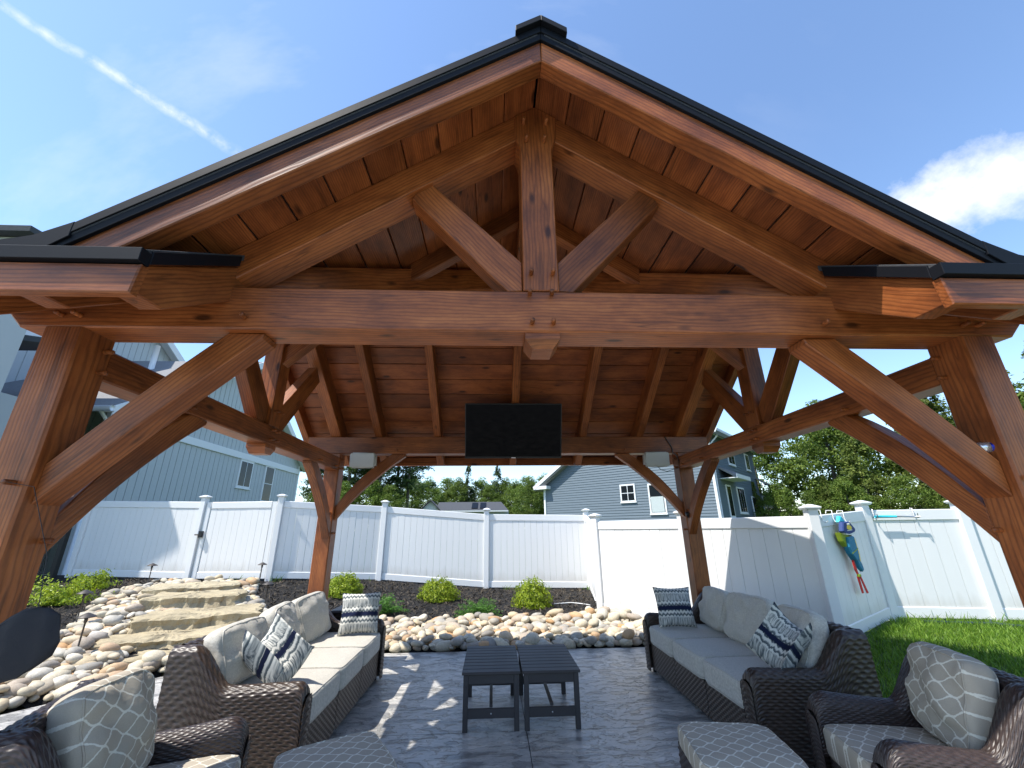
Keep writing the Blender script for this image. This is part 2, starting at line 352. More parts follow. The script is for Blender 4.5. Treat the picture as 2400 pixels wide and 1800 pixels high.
def frame(p, X, Zhint=(0, 0, 1)):
    X = Vector(X).normalized(); Z = Vector(Zhint); Z = (Z - X * Z.dot(X))
    if Z.length < 1e-5: Z = Vector((0, 1, 0)) - X * X.y
    Z.normalize(); Y = Z.cross(X); m = Matrix((X, Y, Z)).transposed().to_4x4(); m.translation = Vector(p); return m
def cbox(L, w, h, ch=.006, x0=0.0):
    """box along +X with chamfered long edges"""
    a, b = w / 2, h / 2; c = min(ch, a * .5, b * .5)
    sec = [(-a + c, -b), (a - c, -b), (a, -b + c), (a, b - c), (a - c, b), (-a + c, b), (-a, b - c), (-a, -b + c)]
    V = [(x0, y, z) for y, z in sec] + [(x0 + L, y, z) for y, z in sec]
    F = [tuple(range(7, -1, -1)), tuple(range(8, 16))] + [(i, (i + 1) % 8, 8 + (i + 1) % 8, 8 + i) for i in range(8)]
    return V, F
def timber(name, p0, p1, w, h, m, parent, up=(0, 0, 1), ch=.006):
    p0 = Vector(p0); p1 = Vector(p1); L = (p1 - p0).length
    V, F = cbox(L, w, h, ch); return link(name, new_mesh(name, V, F, m), parent, frame(p0, p1 - p0, up))
def box(name, lo, hi, m, parent=None, ch=.004):
    lo = Vector(lo); hi = Vector(hi); s = hi - lo; ce = (lo + hi) / 2
    k = max(range(3), key=lambda i: s[i])
    if k == 0: p0 = (lo.x, ce.y, ce.z); p1 = (hi.x, ce.y, ce.z); w, h, up = s.y, s.z, (0, 0, 1)
    elif k == 1: p0 = (ce.x, lo.y, ce.z); p1 = (ce.x, hi.y, ce.z); w, h, up = s.x, s.z, (0, 0, 1)
    else: p0 = (ce.x, ce.y, lo.z); p1 = (ce.x, ce.y, hi.z); w, h, up = s.x, s.y, (0, 1, 0)
    return timber(name, p0, p1, w, h, m, parent, up, ch)
def prism(name, poly, o, U, V, t, m, parent, gang=0.0, ch=.005):
    """poly [(u,v)] in the plane o+uU+vV, thickness t centred; grain angle gang in that plane"""
    U = Vector(U).normalized(); V = Vector(V).normalized(); cg, sg = math.cos(gang), math.sin(gang)
    A = U * cg + V * sg; B = -U * sg + V * cg; N = A.cross(B)
    P = [(u * cg + v * sg, -u * sg + v * cg) for u, v in poly]
    ar = sum(P[i][0] * P[(i + 1) % len(P)][1] - P[(i + 1) % len(P)][0] * P[i][1] for i in range(len(P)))
    if ar < 0: P = P[::-1]
    n = len(P); h = t / 2
    mx_ = (min(p[0] for p in P) + max(p[0] for p in P)) / 2; my_ = (min(p[1] for p in P) + max(p[1] for p in P)) / 2
    P = [(a - mx_, b - my_) for a, b in P]; o = Vector(o) + A * mx_ + B * my_
    # chamfer: inset the two faces a little
    cx = sum(p[0] for p in P) / n; cy = sum(p[1] for p in P) / n
    ins = []
    for i in range(n):
        p0, p1, p2 = Vector(P[i - 1]), Vector(P[i]), Vector(P[(i + 1) % n])
        e1 = (p1 - p0).normalized(); e2 = (p2 - p1).normalized()
        n1 = Vector((-e1.y, e1.x)); n2 = Vector((-e2.y, e2.x)); bi = n1 + n2
        if bi.length < 1e-4: bi = n1.copy()
        bi.normalize(); k = ch / max(.35, bi.dot(n1)); ins.append((p1.x + bi.x * k, p1.y + bi.y * k))
    Vt = [(x, y, -h) for x, y in ins] + [(x, y, -h + ch) for x, y in P] + [(x, y, h - ch) for x, y in P] + [(x, y, h) for x, y in ins]
    F = [tuple(range(n - 1, -1, -1)), tuple(range(3 * n, 4 * n))]
    for k in range(3):
        for i in range(n):
            j = (i + 1) % n; F.append((k * n + i, k * n + j, (k + 1) * n + j, (k + 1) * n + i))
    mw = Matrix((A, B, N)).transposed().to_4x4(); mw.translation = Vector(o)
    return link(name, new_mesh(name, Vt, F, m), parent, mw)
def tube(name, pts, r, m, parent=None, n=8, smooth=True, closed=False, local=None):
    pts = [Vector(p) for p in pts]; V = []; F = []; k = len(pts)
    rr = r if isinstance(r, (list, tuple)) else [r] * k
    up = Vector((0, 0, 1))
    for i, p in enumerate(pts):
        if closed: d = pts[(i + 1) % k] - pts[i - 1]
        else: d = pts[min(i + 1, k - 1)] - pts[max(i - 1, 0)]
        d.normalize(); a = d.cross(up)
        if a.length < .05: a = d.cross(Vector((0, 1, 0)))
        a.normalize(); b = d.cross(a)
        for j in range(n):
            an = 2 * PI * j / n; V.append(p + a * (math.cos(an) * rr[i]) + b * (math.sin(an) * rr[i]))
    for i in range(k if closed else k - 1):
        for j in range(n):
            i2 = (i + 1) % k; F.append((i * n + j, i * n + (j + 1) % n, i2 * n + (j + 1) % n, i2 * n + j))
    if not closed: F += [tuple(range(n)), tuple(range((k - 1) * n + n - 1, (k - 1) * n - 1, -1))]
    me = new_mesh(name, V, F, m, smooth)
    return link(name, me, parent, local if local is not None else Matrix()) if parent is not False else me
def lathe_mesh(name, prof, m, n=24, smooth=True):
    V = []; F = []
    for r, z in prof:
        for j in range(n): V.append((r * math.cos(2 * PI * j / n), r * math.sin(2 * PI * j / n), z))
    for i in range(len(prof) - 1):
        for j in range(n): F.append((i * n + j, i * n + (j + 1) % n, (i + 1) * n + (j + 1) % n, (i + 1) * n + j))
    F += [tuple(range(n - 1, -1, -1)), tuple(range((len(prof) - 1) * n, len(prof) * n))]
    return new_mesh(name, V, F, m, smooth)
def T(*p): return Matrix.Translation(p)
def RX(a): return Matrix.Rotation(a, 4, 'X')
def RY(a): return Matrix.Rotation(a, 4, 'Y')
def RZ(a): return Matrix.Rotation(a, 4, 'Z')
# ------------------------------------------------------------------ ground, patio, beds
def SX(x): return float(np.interp(x, [-11, -9, -7, -5, -2.9, -.4, 2.0, 4, 6, 9], [.55, .52, .49, .48, .37, .16, .12, .05, .02, 0]))
def YB(x): return float(np.interp(x, [-12, -9, -6.2, -4.56, -4.09, -3.85, -2.6, 9], [-2.0, -.5, 1.2, 2.66, 3.31, 3.66, 4.32, 4.32]))
def HT(x, y):
    b = YB(x); t = min(max((y - b) / (8.85 - b), 0), 1); return SX(x) * t ** .85
g = link('ground', new_mesh('ground', [(-900, -900, -.07), (900, -900, -.07), (900, 900, -.07), (-900, 900, -.07)], [(0, 1, 2, 3)], GRND)); tag(g, kind='structure')
PATIO = [(-9, -.5), (-9, -7), (2.78, -7), (2.78, 4.32), (-2.6, 4.32), (-3.85, 3.66), (-4.09, 3.31), (-4.56, 2.66), (-6.2, 1.2)]
def clip(poly, axis, val, keep):
    out = []
    for i in range(len(poly)):
        a, b = poly[i - 1], poly[i]; ia = (a[axis] - val) * keep >= 0; ib = (b[axis] - val) * keep >= 0
        if ia != ib:
            t = (val - a[axis]) / (b[axis] - a[axis]); out.append((a[0] + t * (b[0] - a[0]), a[1] + t * (b[1] - a[1])))
        if ib: out.append(b)
    return out
n = len(PATIO)
pat = link('patio', new_mesh('patio', [(x, y, -.016) for x, y in PATIO] + [(x, y, -.12) for x, y in PATIO], [tuple(range(n))] + [(i, (i + 1) % n, n + (i + 1) % n, n + i) for i in range(n)], CONCB)); tag(pat, kind='structure')
xs = [-9, -5.6, -2.62, .03, 2.78]; ys = [-7, -3.9, -1.0, 2.03, 4.32]
for i in range(4):
    for j in range(4):
        p = clip(clip(clip(clip(PATIO, 0, xs[i] + .003, 1), 0, xs[i + 1] - .003, -1), 1, ys[j] + .003, 1), 1, ys[j + 1] - .003, -1)
        if len(p) < 3: continue
        k = len(p); link('slab', new_mesh('slab', [(x, y, 0) for x, y in p] + [(x, y, -.014) for x, y in p], [tuple(range(k))] + [(a, (a + 1) % k, k + (a + 1) % k, k + a) for a in range(k)], CONC), pat)
# mulch bed terrain
gx = np.arange(-11.5, 2.31, .09); gy = np.arange(-2.2, 9.61, .09)
V = []; F = []; idx = {}
for i, x in enumerate(gx):
    for j, y in enumerate(gy):
        z = HT(x, y) + (rng.random() - .5) * .025 - (.05 if y < YB(x) + .16 else 0.0)
        idx[i, j] = len(V); V.append((x, y, z))
for i in range(len(gx) - 1):
    for j in range(len(gy) - 1):
        if gy[j] > YB(gx[i]) + .03 and gy[j] > YB(gx[i + 1]) + .03: F.append((idx[i, j], idx[i + 1, j], idx[i + 1, j + 1], idx[i, j + 1]))
bed = link('mulch_bed', new_mesh('mulch_bed', V, F, MULCH, True)); tag(bed, kind='structure')
me = bed.data; bm = bmesh.new(); bm.from_mesh(me); bmesh.ops.delete(bm, geom=[v for v in bm.verts if not v.link_faces], context='VERTS'); bm.to_mesh(me); bm.free()
# lawn to the right
def HL(x, y):
    t = min(max((x - 2.95) / 2.2, 0), 1); return -.012 + .255 * t * t * (3 - 2 * t)
lx = np.arange(2.80, 14.01, .2); ly = np.arange(-7, 9.1, .5)
lw = link('lawn', new_mesh('lawn', [(x, y, HL(x, y)) for y in ly for x in lx], [(j * len(lx) + i, j * len(lx) + i + 1, (j + 1) * len(lx) + i + 1, (j + 1) * len(lx) + i) for j in range(len(ly) - 1) for i in range(len(lx) - 1)], LAWN, True)); tag(lw, kind='structure')

# ------------------------------------------------------------------ pavilion
W, HB, D, ZT, ZB, SL = 2.256, .09, 3.48, 2.4156, 2.645, .69
pav = thing('timber_pavilion', (0, 1.74, 0), 'red-brown stained timber-frame pavilion with front gable roof over the patio', 'pavilion')
def zg(x): return 3.95 - SL * abs(x)
def zm(y): return 2.76 + SL * (y + .09) if y < 1.74 else 2.76 + SL * (3.57 - y)
GA = math.atan(SL); CS = math.cos(GA); SN = math.sin(GA)
XZ = ((1, 0, 0), (0, 0, 1)); YZ = ((0, 1, 0), (0, 0, 1))
for x in (-W, W):
    for y in (0, D): timber('post', (x, y, 0), (x, y, ZT), .18, .18, W_TIMBER, pav, (0, 1, 0), .010)
# front tie beam and rear plate
prism('tie_beam', [(-2.46, ZT), (2.46, ZT), (2.61, 2.565), (1.70, 2.565), (1.69, ZB), (-1.69, ZB), (-1.70, 2.565), (-2.61, 2.565)], (0, 0, 0), *XZ, .18, W_TIMBER, pav, ch=.008)
prism('wall_plate', [(-2.50, ZT), (2.50, ZT), (2.59, 2.50), (2.59, 2.631), (-2.59, 2.631), (-2.59, 2.50)], (0, D, 0), *XZ, .178, W_TIMBER, pav, ch=.008)
# front truss
for s in (-1, 1):
    prism('rafter', [(s * 1.72, ZB + .001), (s * 1.72, zg(1.72)), (s * .094, zg(.094)), (s * .094, zg(.094) - .197), (s * 1.609, ZB + .001)], (0, 0, 0), *XZ, .17, W_TIMBER, pav, -s * GA)
    prism('strut', [(s * .094, 2.835), (s * .094, 2.66), (s * .17, 2.655), (s * .70, 3.238), (s * .685, 3.277), (s * .588, 3.344)], (0, 0, 0), *XZ, .125, W_TIMBER, pav, s * .84)
prism('king_post', [(-.0925, ZB + .002), (.0925, ZB + .002), (.0925, 3.60), (.125, 3.70), (.125, 3.86), (0, 3.945), (-.125, 3.86), (-.125, 3.70), (-.0925, 3.60)], (0, 0, 0), *XZ, .186, W_TIMBER, pav, PI / 2)
def pendant(p, along):
    ux, uy = along
    V = []
    for z, a, b in ((0, .086, .080), (-.035, .086, .080), (-.085, .050, .066)):
        for sa, sb in ((-1, -1), (1, -1), (1, 1), (-1, 1)): V.append((ux * a * sa - uy * b * sb, uy * a * sa + ux * b * sb, z))
    F = [(0, 3, 2, 1), (8, 9, 10, 11)] + [(k * 4 + i, k * 4 + (i + 1) % 4, k * 4 + 4 + (i + 1) % 4, k * 4 + 4 + i) for k in (0, 1) for i in range(4)]
    link('pendant', new_mesh('pendant', V, F, W_TIMBER), pav, T(*p))
pendant((0, .002, ZT + .002), (1, 0))
# knee braces
def brace(o, U, thick, bow, name='knee_brace', leg=.80, ct=.165, m=W_TIMBER):
    n = 8; lo = []; hi = []
    for i in range(n + 1):
        t = i / n; b = 4 * t * (1 - t) * bow
        lo.append((.0 + leg * t - .707 * b + (.0 if 0 < i < n else 0), -leg + (leg - .03) * t + .707 * b))
        hi.append((leg * t * (leg - ct) / leg - .707 * b, -(leg - ct) + (leg - ct) * t + .707 * b))
    poly = lo + [(leg + .004, -.004)] + hi[::-1]
    return prism(name, poly, o, U, (0, 0, 1), thick, m, pav, PI / 4)
for s in (-1, 1):
    brace((s * (W - HB), .018, ZT), (-s, 0, 0), .13, .010)
    brace((s * (W - HB), D - .01, ZT), (-s, 0, 0), .085, .045)
    for y0, d in ((HB, 1), (D - HB, -1)): brace((s * (W - .035), y0, 2.21), (0, d, 0), .095, .045)
# side trusses
for s in (-1, 1):
    x = s * W
    timber('tie_beam', (x, HB, 2.29), (x, D - HB, 2.29), .165, .16, W_TIMBER, pav, ch=.008)
    prism('king_post', [(1.655, 2.372), (1.825, 2.372), (1.825, 3.72), (1.74, 3.8), (1.655, 3.72)], (x - s * .004, 0, 0), *YZ, .155, W_TIMBER, pav, PI / 2)
    pendant((x, 1.74, 2.212), (0, 1))
    for d in (-1, 1):
        prism('strut', [(1.74 + d * .086, 2.55), (1.74 + d * .086, 2.41), (1.74 + d * .13, 2.375), (1.74 + d * .21, 2.375), (1.74 + d * .845, 3.085), (1.74 + d * .74, 3.205), (1.74 + d * .72, 3.215)], (x, 0, 0), *YZ, .10, W_TIMBER, pav, d * .84)
    prism('rafter', [(-.56, zm(-.56) - .14), (-.56, zm(-.56)), (1.735, zm(1.735)), (1.735, zm(1.735) - .24), (-.42, zm(-.42) - .24)], (x, 0, 0), *YZ, .13, W_TIMBER, pav, GA)
    prism('rafter', [(3.98, zm(3.98) - .14), (3.98, zm(3.98)), (1.745, zm(1.745)), (1.745, zm(1.745) - .24), (3.84, zm(3.84) - .24)], (x, 0, 0), *YZ, .13, W_TIMBER, pav, -GA)
    brace((s * (W - .075), 1.74, 3.74), (-s, 0, 0), .11, .0)
    # rafter beside the gable opening and its tail
    prism('rafter', [(-.56, zm(-.56) - .12), (-.56, zm(-.56)), (.02, zm(.02)), (.02, zm(.02) - .20), (-.44, zm(-.44) - .20)], (s * 1.578, 0, 0), *YZ, .09, W_TIMBER, pav, GA)
    prism('rafter', [(-.56, zm(-.56) - .12), (-.56, zm(-.56)), (.30, zm(.30)), (.30, zm(.30) - .20), (-.44, zm(-.44) - .20)], (s * 1.92, 0, 0), *YZ, .09, W_TIMBER, pav, GA)
    # barge rafters of the side gables
    for e, sg in ((-.58, 1), (4.0, -1)):
        prism('barge_rafter', [(e, zm(e) - .15), (e, zm(e)), (1.74 - sg * .002, zm(1.7399) if sg > 0 else zm(1.7401)), (1.74 - sg * .002, 3.86)], (s * 2.69, 0, 0), *YZ, .085, W_TIMBER, pav, sg * GA)
    # barge rafters of the front gable
    prism('barge_rafter', [(s * .001, 3.95), (s * 2.0, zg(2.0)), (s * 1.99, 2.572), (s * 1.80, 2.572), (s * .001, 3.805)], (0, -.405, 0), *XZ, .09, W_TIMBER, pav, -s * GA)
    # valley rafter and jack rafter
    a = Vector((s * 1.62, .0, zm(0.0) - .115)); b = Vector((s * .03, 1.60, zm(1.6) - .115))
    timber('valley_rafter', a, b, .10, .18, W_TIMBER, pav)
    prism('jack_rafter', [(s * .046, zg(.046)), (s * .86, zg(.86)), (s * .86, zg(.86) - .15), (s * .046, zg(.046) - .15)], (0, .75, 0), *XZ, .09, W_TIMBER, pav, -s * GA)
for x in (-1.72, -.965, .03, .94, 1.70):
    prism('rafter', [(3.98, zm(3.98) - .12), (3.98, zm(3.98)), (1.745, zm(1.745)), (1.745, zm(1.745) - .24), (3.84, zm(3.84) - .24)], (x, 0, 0), *YZ, .09, W_TIMBER, pav, -GA)
timber('ridge_beam', (-2.64, 1.74, 3.86), (2.64, 1.74, 3.86), .09, .22, W_TIMBER, pav)
timber('ridge_beam', (0, .095, 3.815), (0, 1.69, 3.815), .088, .21, W_TIMBER, pav)
# fascia
for s in (-1, 1):
    prism('fascia', [(s * 1.525, 2.298), (s * 1.515, 2.417), (s * 2.735, 2.417), (s * 2.735, 2.298)], (0, -.58, 0), *XZ, .04, W_TIMBER, pav)
timber('fascia', (-2.735, 4.02, 2.405), (2.735, 4.02, 2.405), .04, .115, W_TIMBER, pav)
# decking planks (each its own piece) -- children of the roof deck
deck = prism('roof', [(-2.78, -(4.02 - 1.74) / CS), (2.78, -(4.02 - 1.74) / CS), (2.78, 0), (-2.78, 0)], Vector((0, 1.74, zm(1.7401))) + Vector((0, SN, CS)) * .060, (1, 0, 0), Vector((0, -CS, SN)), .060, SHINGLE, pav, ch=.002)
def subplank(poly, o, U, V, gang=0):
    ob = prism('plank', poly, o, U, V, .026, W_PLANK, None, gang, .004)
    mw = ob.matrix_basis.copy(); ob.parent = deck; ob.matrix_parent_inverse = deck.matrix_basis.inverted(); return ob
gp = .003
for s in (-1, 1):
    Vd = Vector((s * CS, 0, -SN))                              # down the gable slope
    for i in range(11):
        x1, x2 = .184 * i + gp, .184 * (i + 1) - gp
        y1, y2 = 1.64 - x1, 1.64 - x2
        if y2 < -.40: y2 = -.40
        subplank([(-.455, x1 / CS), (y1, x1 / CS), (y2, x2 / CS), (-.455, x2 / CS)], Vector((0, 0, 3.95)) + Vector((s * SN, 0, CS)) * .0145, (0, 1, 0), Vd)
    for j in range(13):                                         # front slope of the main roof
        y1, y2 = -.575 + .186 * j + gp, min(-.575 + .186 * (j + 1) - gp, 1.735)
        xa, xb = max(1.535, 1.66 - y1) if y1 > .1 else 1.535, max(1.535, 1.66 - y2) if y2 > .1 else 1.535
        if y1 >= 1.73: continue
        xa, xb = max(xa, .02), max(xb, .02)
        Vu = Vector((0, CS, SN))
        subplank([(s * xa, y1 / CS), (s * 2.73, y1 / CS), (s * 2.73, y2 / CS), (s * xb, y2 / CS)], Vector((0, 0, zm(0))) + Vector((0, -SN, CS)) * .0145, (1, 0, 0), Vu)
for j in range(13):                                             # rear slope
    y1, y2 = 4.0 - .186 * j - gp, max(4.0 - .186 * (j + 1) + gp, 1.745)
    if y1 <= 1.76: continue
    cut = [(-2.73, -.965), (-.965, 1.70), (1.70, 2.73)] if j % 3 == 0 else [(-2.73, .03), (.03, 2.73)] if j % 3 == 1 else [(-2.73, .94), (.94, 2.73)]
    for a, b in cut:
        subplank([(a + .0015, -(y1 - 1.74) / CS), (b - .0015, -(y1 - 1.74) / CS), (b - .0015, -(y2 - 1.74) / CS), (a + .0015, -(y2 - 1.74) / CS)], Vector((0, 1.74, zm(1.7401))) + Vector((0, SN, CS)) * .0145, (1, 0, 0), Vector((0, -CS, SN)))
# shingle layers, drip edges, ridge cap
for s in (-1, 1):
    Vd = Vector((s * CS, 0, -SN))
    prism('shingle_layer', [(-.468, 0), (1.66, 0), (-.36, 2.02 / CS), (-.36, 2.08 / CS), (-.468, 2.08 / CS)], Vector((0, 0, 3.95)) + Vector((s * SN, 0, CS)) * .052, (0, 1, 0), Vd, .046, SHINGLE, pav, ch=.002)
    Vu = Vector((0, CS, SN)); f = lambda y: y / CS
    prism('shingle_layer', [(s * 1.515, f(-.572)), (s * 2.78, f(-.572)), (s * 2.78, f(1.735)), (s * .01, f(1.735)), (s * .01, f(1.62)), (s * 1.515, f(.12))], Vector((0, 0, zm(0))) + Vector((0, -SN, CS)) * .0435, (1, 0, 0), Vu, .028, SHINGLE, pav, ch=.002)
    for (t0, t1, yc) in ((-.004, .046, -.445), (.044, .094, -.453)):
        prism('drip_edge', [(s * .0005, 3.95 + t0), (s * 2.09, zg(2.09) + t0), (s * 2.09, zg(2.09) + t1), (s * .0005, 3.95 + t1)], (0, yc, 0), *XZ, .042, DRIP, pav, ch=.002)
    prism('drip_edge', [(s * 2.04, 2.56), (s * 2.42, 2.50), (s * 2.42, 2.56), (s * 2.09, 2.63), (s * 1.95, 2.70), (s * 1.95, 2.63)], (0, -.448, 0), *XZ, .055, DRIP, pav, ch=.002)
    prism('drip_edge', [(s * 1.508, 2.419), (s * 2.785, 2.419), (s * 2.785, 2.472), (s * 1.508, 2.472)], (0, -.598, 0), *XZ, .048, DRIP, pav, ch=.002)
    prism('drip_edge', [(-.573, zm(-.573) + .004), (-.11, zm(-.11) + .004), (-.11, zm(-.11) + .062), (-.573, zm(-.573) + .062)], (s * 1.517, 0, 0), *YZ, .018, DRIP, pav, ch=.002)
    for e, sg in ((-.65, 1), (4.07, -1)):
        k = 1.7395 if sg > 0 else 1.7405
        prism('drip_edge', [(e, zm(e)), (k, zm(k)), (k, zm(k) + .10), (e, zm(e) + .10)], (s * 2.76, 0, 0), *YZ, .04, DRIP, pav, ch=.002)
    prism('ridge_cap', [(s * .0005, 4.045), (s * .135, 3.952), (s * .135, 3.992), (s * .0005, 4.085)], (0, .56, 0), *XZ, 2.12, DRIP, pav, ch=.002)
timber('drip_edge', (-2.78, 4.052, 2.495), (2.78, 4.052, 2.495), .04, .065, DRIP, pav)
timber('ridge_cap', (-2.78, 1.74, 4.105), (2.78, 1.74, 4.105), .26, .05, DRIP, pav)
# pegs
pegm = lathe_mesh('peg', [(.0105, -.02), (.0115, 0), (.011, .040), (.009, .043)], W_TIMBER, 10)
def peg(p, d, tilt=0): link('peg', pegm, pav, frame(p, Vector((0, 0, 1)) if abs(d[2]) < .5 else (1, 0, 0), d))
for x, z in ((-.06, 2.625), (.052, 2.625), (-.052, 2.462), (.055, 2.462), (-1.44, 2.475), (1.45, 2.475), (-2.20, 2.475), (-2.28, 2.475), (2.20, 2.475), (2.28, 2.475)):
    peg((x, -.09, z), (random.uniform(-.12, .12) - (x * .05), -1, -.10))
for x, z in ((-.05, 2.745), (.062, 2.745), (-.055, 3.66), (.05, 3.66), (-.07, 3.80), (.065, 3.80)): peg((x, -.0935, z), (0, -1, -.08))
for s in (-1, 1):
    peg((s * 2.215, -.09, 1.70), (0, -1, 0))
    for y, z in ((.045, 2.345), (.045, 2.235), (3.435, 2.345), (3.435, 2.235), (.055, 1.47), (3.42, 1.47)): peg((s * (W - HB), y, z), (-s, 0, 0))
    for y, z in ((.70, 2.245), (1.70, 2.33), (1.78, 2.33), (1.70, 2.25), (1.78, 2.25), (2.78, 2.245), (3.28, 2.25)): peg((s * (W - .083), y, z), (-s, 0, 0))
    for y, z in ((1.70, 2.50), (1.78, 2.50), (1.71, 3.0)): peg((s * (W - .083), y, z), (-s, 0, 0))
    peg((s * 2.2, D - .09, 1.70), (0, -1, 0)); peg((s * 1.47, D - .09, 2.46), (0, -1, 0))
# ------------------------------------------------------------------ vinyl fences
V_, F_ = cbox(1.0, 1.0, 1.0, .04)
BOARD = new_mesh('board', [(y * 1.0, z * 1.0, x) for x, y, z in V_], F_, VINYLB)          # unit board standing on z
capV = [(-.078, -.078, 0), (.078, -.078, 0), (.078, .078, 0), (-.078, .078, 0), (-.095, -.095, .022), (.095, -.095, .022), (.095, .095, .022), (-.095, .095, .022), (-.095, -.095, .036), (.095, -.095, .036), (.095, .095, .036), (-.095, .095, .036), (-.02, -.02, .068), (.02, -.02, .068), (.02, .02, .068), (-.02, .02, .068)]
CAP = new_mesh('cap', capV, [(3, 2, 1, 0), (12, 13, 14, 15)] + [(k * 4 + i, k * 4 + (i + 1) % 4, k * 4 + 4 + (i + 1) % 4, k * 4 + 4 + i) for k in range(3) for i in range(4)], VINYL)
def fence_post(root, p, ang, h=1.80):
    if root.name == 'vinyl_fence.002': h = 1.53
    x, y, z = p
    po = timber('post', (x, y, z - .12), (x, y, z + h), .127, .127, VINYL, root, (math.sin(ang), -math.cos(ang), 0), .008)
    sub('cap', CAP, po, T(x, y, z + h) @ RZ(ang))
def fence_panel(root, a, b, gap=.064, bw=.152, top=1.71, bot=.05, thick=.02, rails=True):
    if root.name == 'vinyl_fence.002': top = 1.45; bot = -.08 if a[0] < 3.8 else .03
    a = Vector(a); b = Vector(b); d = Vector((b.x - a.x, b.y - a.y, 0)); L = d.length; d.normalize(); ang = math.atan2(d.y, d.x)
    n = max(1, round((L - 2 * gap) / bw)); w = (L - 2 * gap) / n
    for i in range(n):
        t = gap + w * (i + .5); p = a.lerp(b, t / L); z0 = p.z + bot + .10
        o = link('board', BOARD, root, T(p.x, p.y, z0) @ RZ(ang) @ Matrix.Diagonal((w - .004, thick + random.uniform(-.003, .003), top - bot - .16, 1)))
    if rails:
        for zc, h in ((bot + .07, .14), (top - .07, .15)):
            pa = a.lerp(b, gap / L) + Vector((0, 0, zc)); pb = a.lerp(b, 1 - gap / L) + Vector((0, 0, zc)); timber('rail', pa, pb, .05, h, VINYL, root, ch=.008)
FP = {'Z': (-10.0, 9.0, .53), 'A': (-7.08, 8.59, .46), 'B': (-5.21, 8.41, .46), 'C': (-2.94, 9.0, .34), 'D': (-.40, 9.01, .13), 'E': (2.10, 8.93, .09), 'F': (1.72, 6.35, .16), 'G': (3.86, 3.50, .16), 'H': (5.31, 4.34, .25), 'I': (6.53, 4.07, .25), 'J': (8.5, 3.6, .25)}
fb = thing('vinyl_fence', (-.4, 9.0, 0), 'white vinyl privacy fence stepping down behind the mulch bed and shrubs', 'fence')
for k, an in (('B', .1), ('C', .0), ('D', 0.0), ('E', 0.0)): fence_post(fb, FP[k], an)
for a, b in (('B', 'C'), ('C', 'D'), ('D', 'E')): fence_panel(fb, FP[a], FP[b])
fence_panel(fb, FP['E'], (1.725, 6.42, -.19))
fl = thing('vinyl_fence', (-8.5, 8.8, 0), 'white vinyl fence panel with latch post between the gate and black metal pickets', 'fence')
for k in 'ZA': fence_post(fl, FP[k], -.14)
fence_panel(fl, FP['Z'], FP['A'])
fr = thing('vinyl_fence', (3.86, 3.5, .16), 'bright white vinyl fence with angled jog beside the lawn', 'fence')
for k, an in (('F', -.89), ('G', -.2), ('H', .1), ('I', -.2), ('J', -.2)): fence_post(fr, FP[k], an)
mid_ = Vector(FP['F']).lerp(Vector(FP['G']), .5)
fence_post(fr, mid_, -.89); fence_panel(fr, FP['F'], mid_, bw=.19); fence_panel(fr, mid_, FP['G'], bw=.19)
for a, b in (('G', 'H'), ('H', 'I'), ('I', 'J')): fence_panel(fr, FP[a], FP[b], bw=.19 if a != 'G' else .152)
gt = thing('vinyl_gate', (-6.15, 8.5, .46), 'white vinyl garden gate with black latch at the head of the stone steps', 'gate')
a = Vector(FP['A']); b = Vector(FP['B']); a2 = a.lerp(b, .055); b2 = a.lerp(b, .945)
fence_panel(gt, a2, b2, gap=.11, bw=.15, top=1.70)
for t in (.075, .925):
    p = a.lerp(b, t); timber('stile', (p.x, p.y, p.z + .05), (p.x, p.y, p.z + 1.70), .10, .052, VINYL, gt, (0, 1, 0), .008)
p = a.lerp(b, .06); lt = box('latch', (p.x - .02, p.y - .11, p.z + .92), (p.x + .045, p.y - .03, p.z + 1.06), BLACKMET, gt)
box('latch_handle', (p.x - .11, p.y - .10, p.z + .97), (p.x - .01, p.y - .08, p.z + .995), BLACKMET, gt)
bf = thing('metal_picket_fence', (-10.4, 8.9, .5), 'black metal picket fence with square post left of the white vinyl fence', 'fence')
timber('post', (-10.25, 8.85, .4), (-10.25, 8.85, 2.3), .11, .11, BLACKMET, bf, (0, 1, 0))
for i in range(9): timber('picket', (-10.45 - .13 * i, 8.75 - .05 * i, .45), (-10.45 - .13 * i, 8.75 - .05 * i, 2.0), .022, .022, BLACKMET, bf, (0, 1, 0))
for z in (.65, 1.85): timber('rail', (-10.25, 8.83, z), (-11.6, 8.31, z), .03, .035, BLACKMET, bf)

# ------------------------------------------------------------------ stones, steps, mulch chips
def pebble_mesh(k):
    bm = bmesh.new(); bmesh.ops.create_icosphere(bm, subdivisions=2, radius=1.0)
    r = random.Random(k); f = [Vector((r.uniform(-1, 1), r.uniform(-1, 1), r.uniform(-1, 1))) for _ in range(5)]
    sx, sy, sz = r.uniform(.9, 1.5), r.uniform(.72, 1.0), r.uniform(.42, .66)
    for v in bm.verts:
        q = v.co.copy(); d = 1 + sum(.07 * math.sin(2.2 * q.dot(w) + i) for i, w in enumerate(f)) + .05 * math.sin(5 * q.dot(f[0]))
        if k % 3 == 0: d *= 1 - .16 * max(0, q.dot(f[1].normalized()) - .45)
        v.co = Vector((q.x * sx, q.y * sy, q.z * sz)) * d
    me = bpy.data.meshes.new('stone'); bm.to_mesh(me); bm.free(); me.materials.append(PEBBLE); me.polygons.foreach_set('use_smooth', [True] * len(me.polygons)); return me
PEB = [pebble_mesh(k) for k in range(14)]
def inside(poly, x, y):
    c = False
    for i in range(len(poly)):
        x1, y1 = poly[i - 1]; x2, y2 = poly[i]
        if (y1 > y) != (y2 > y) and x < (x2 - x1) * (y - y1) / (y2 - y1) + x1: c = not c
    return c
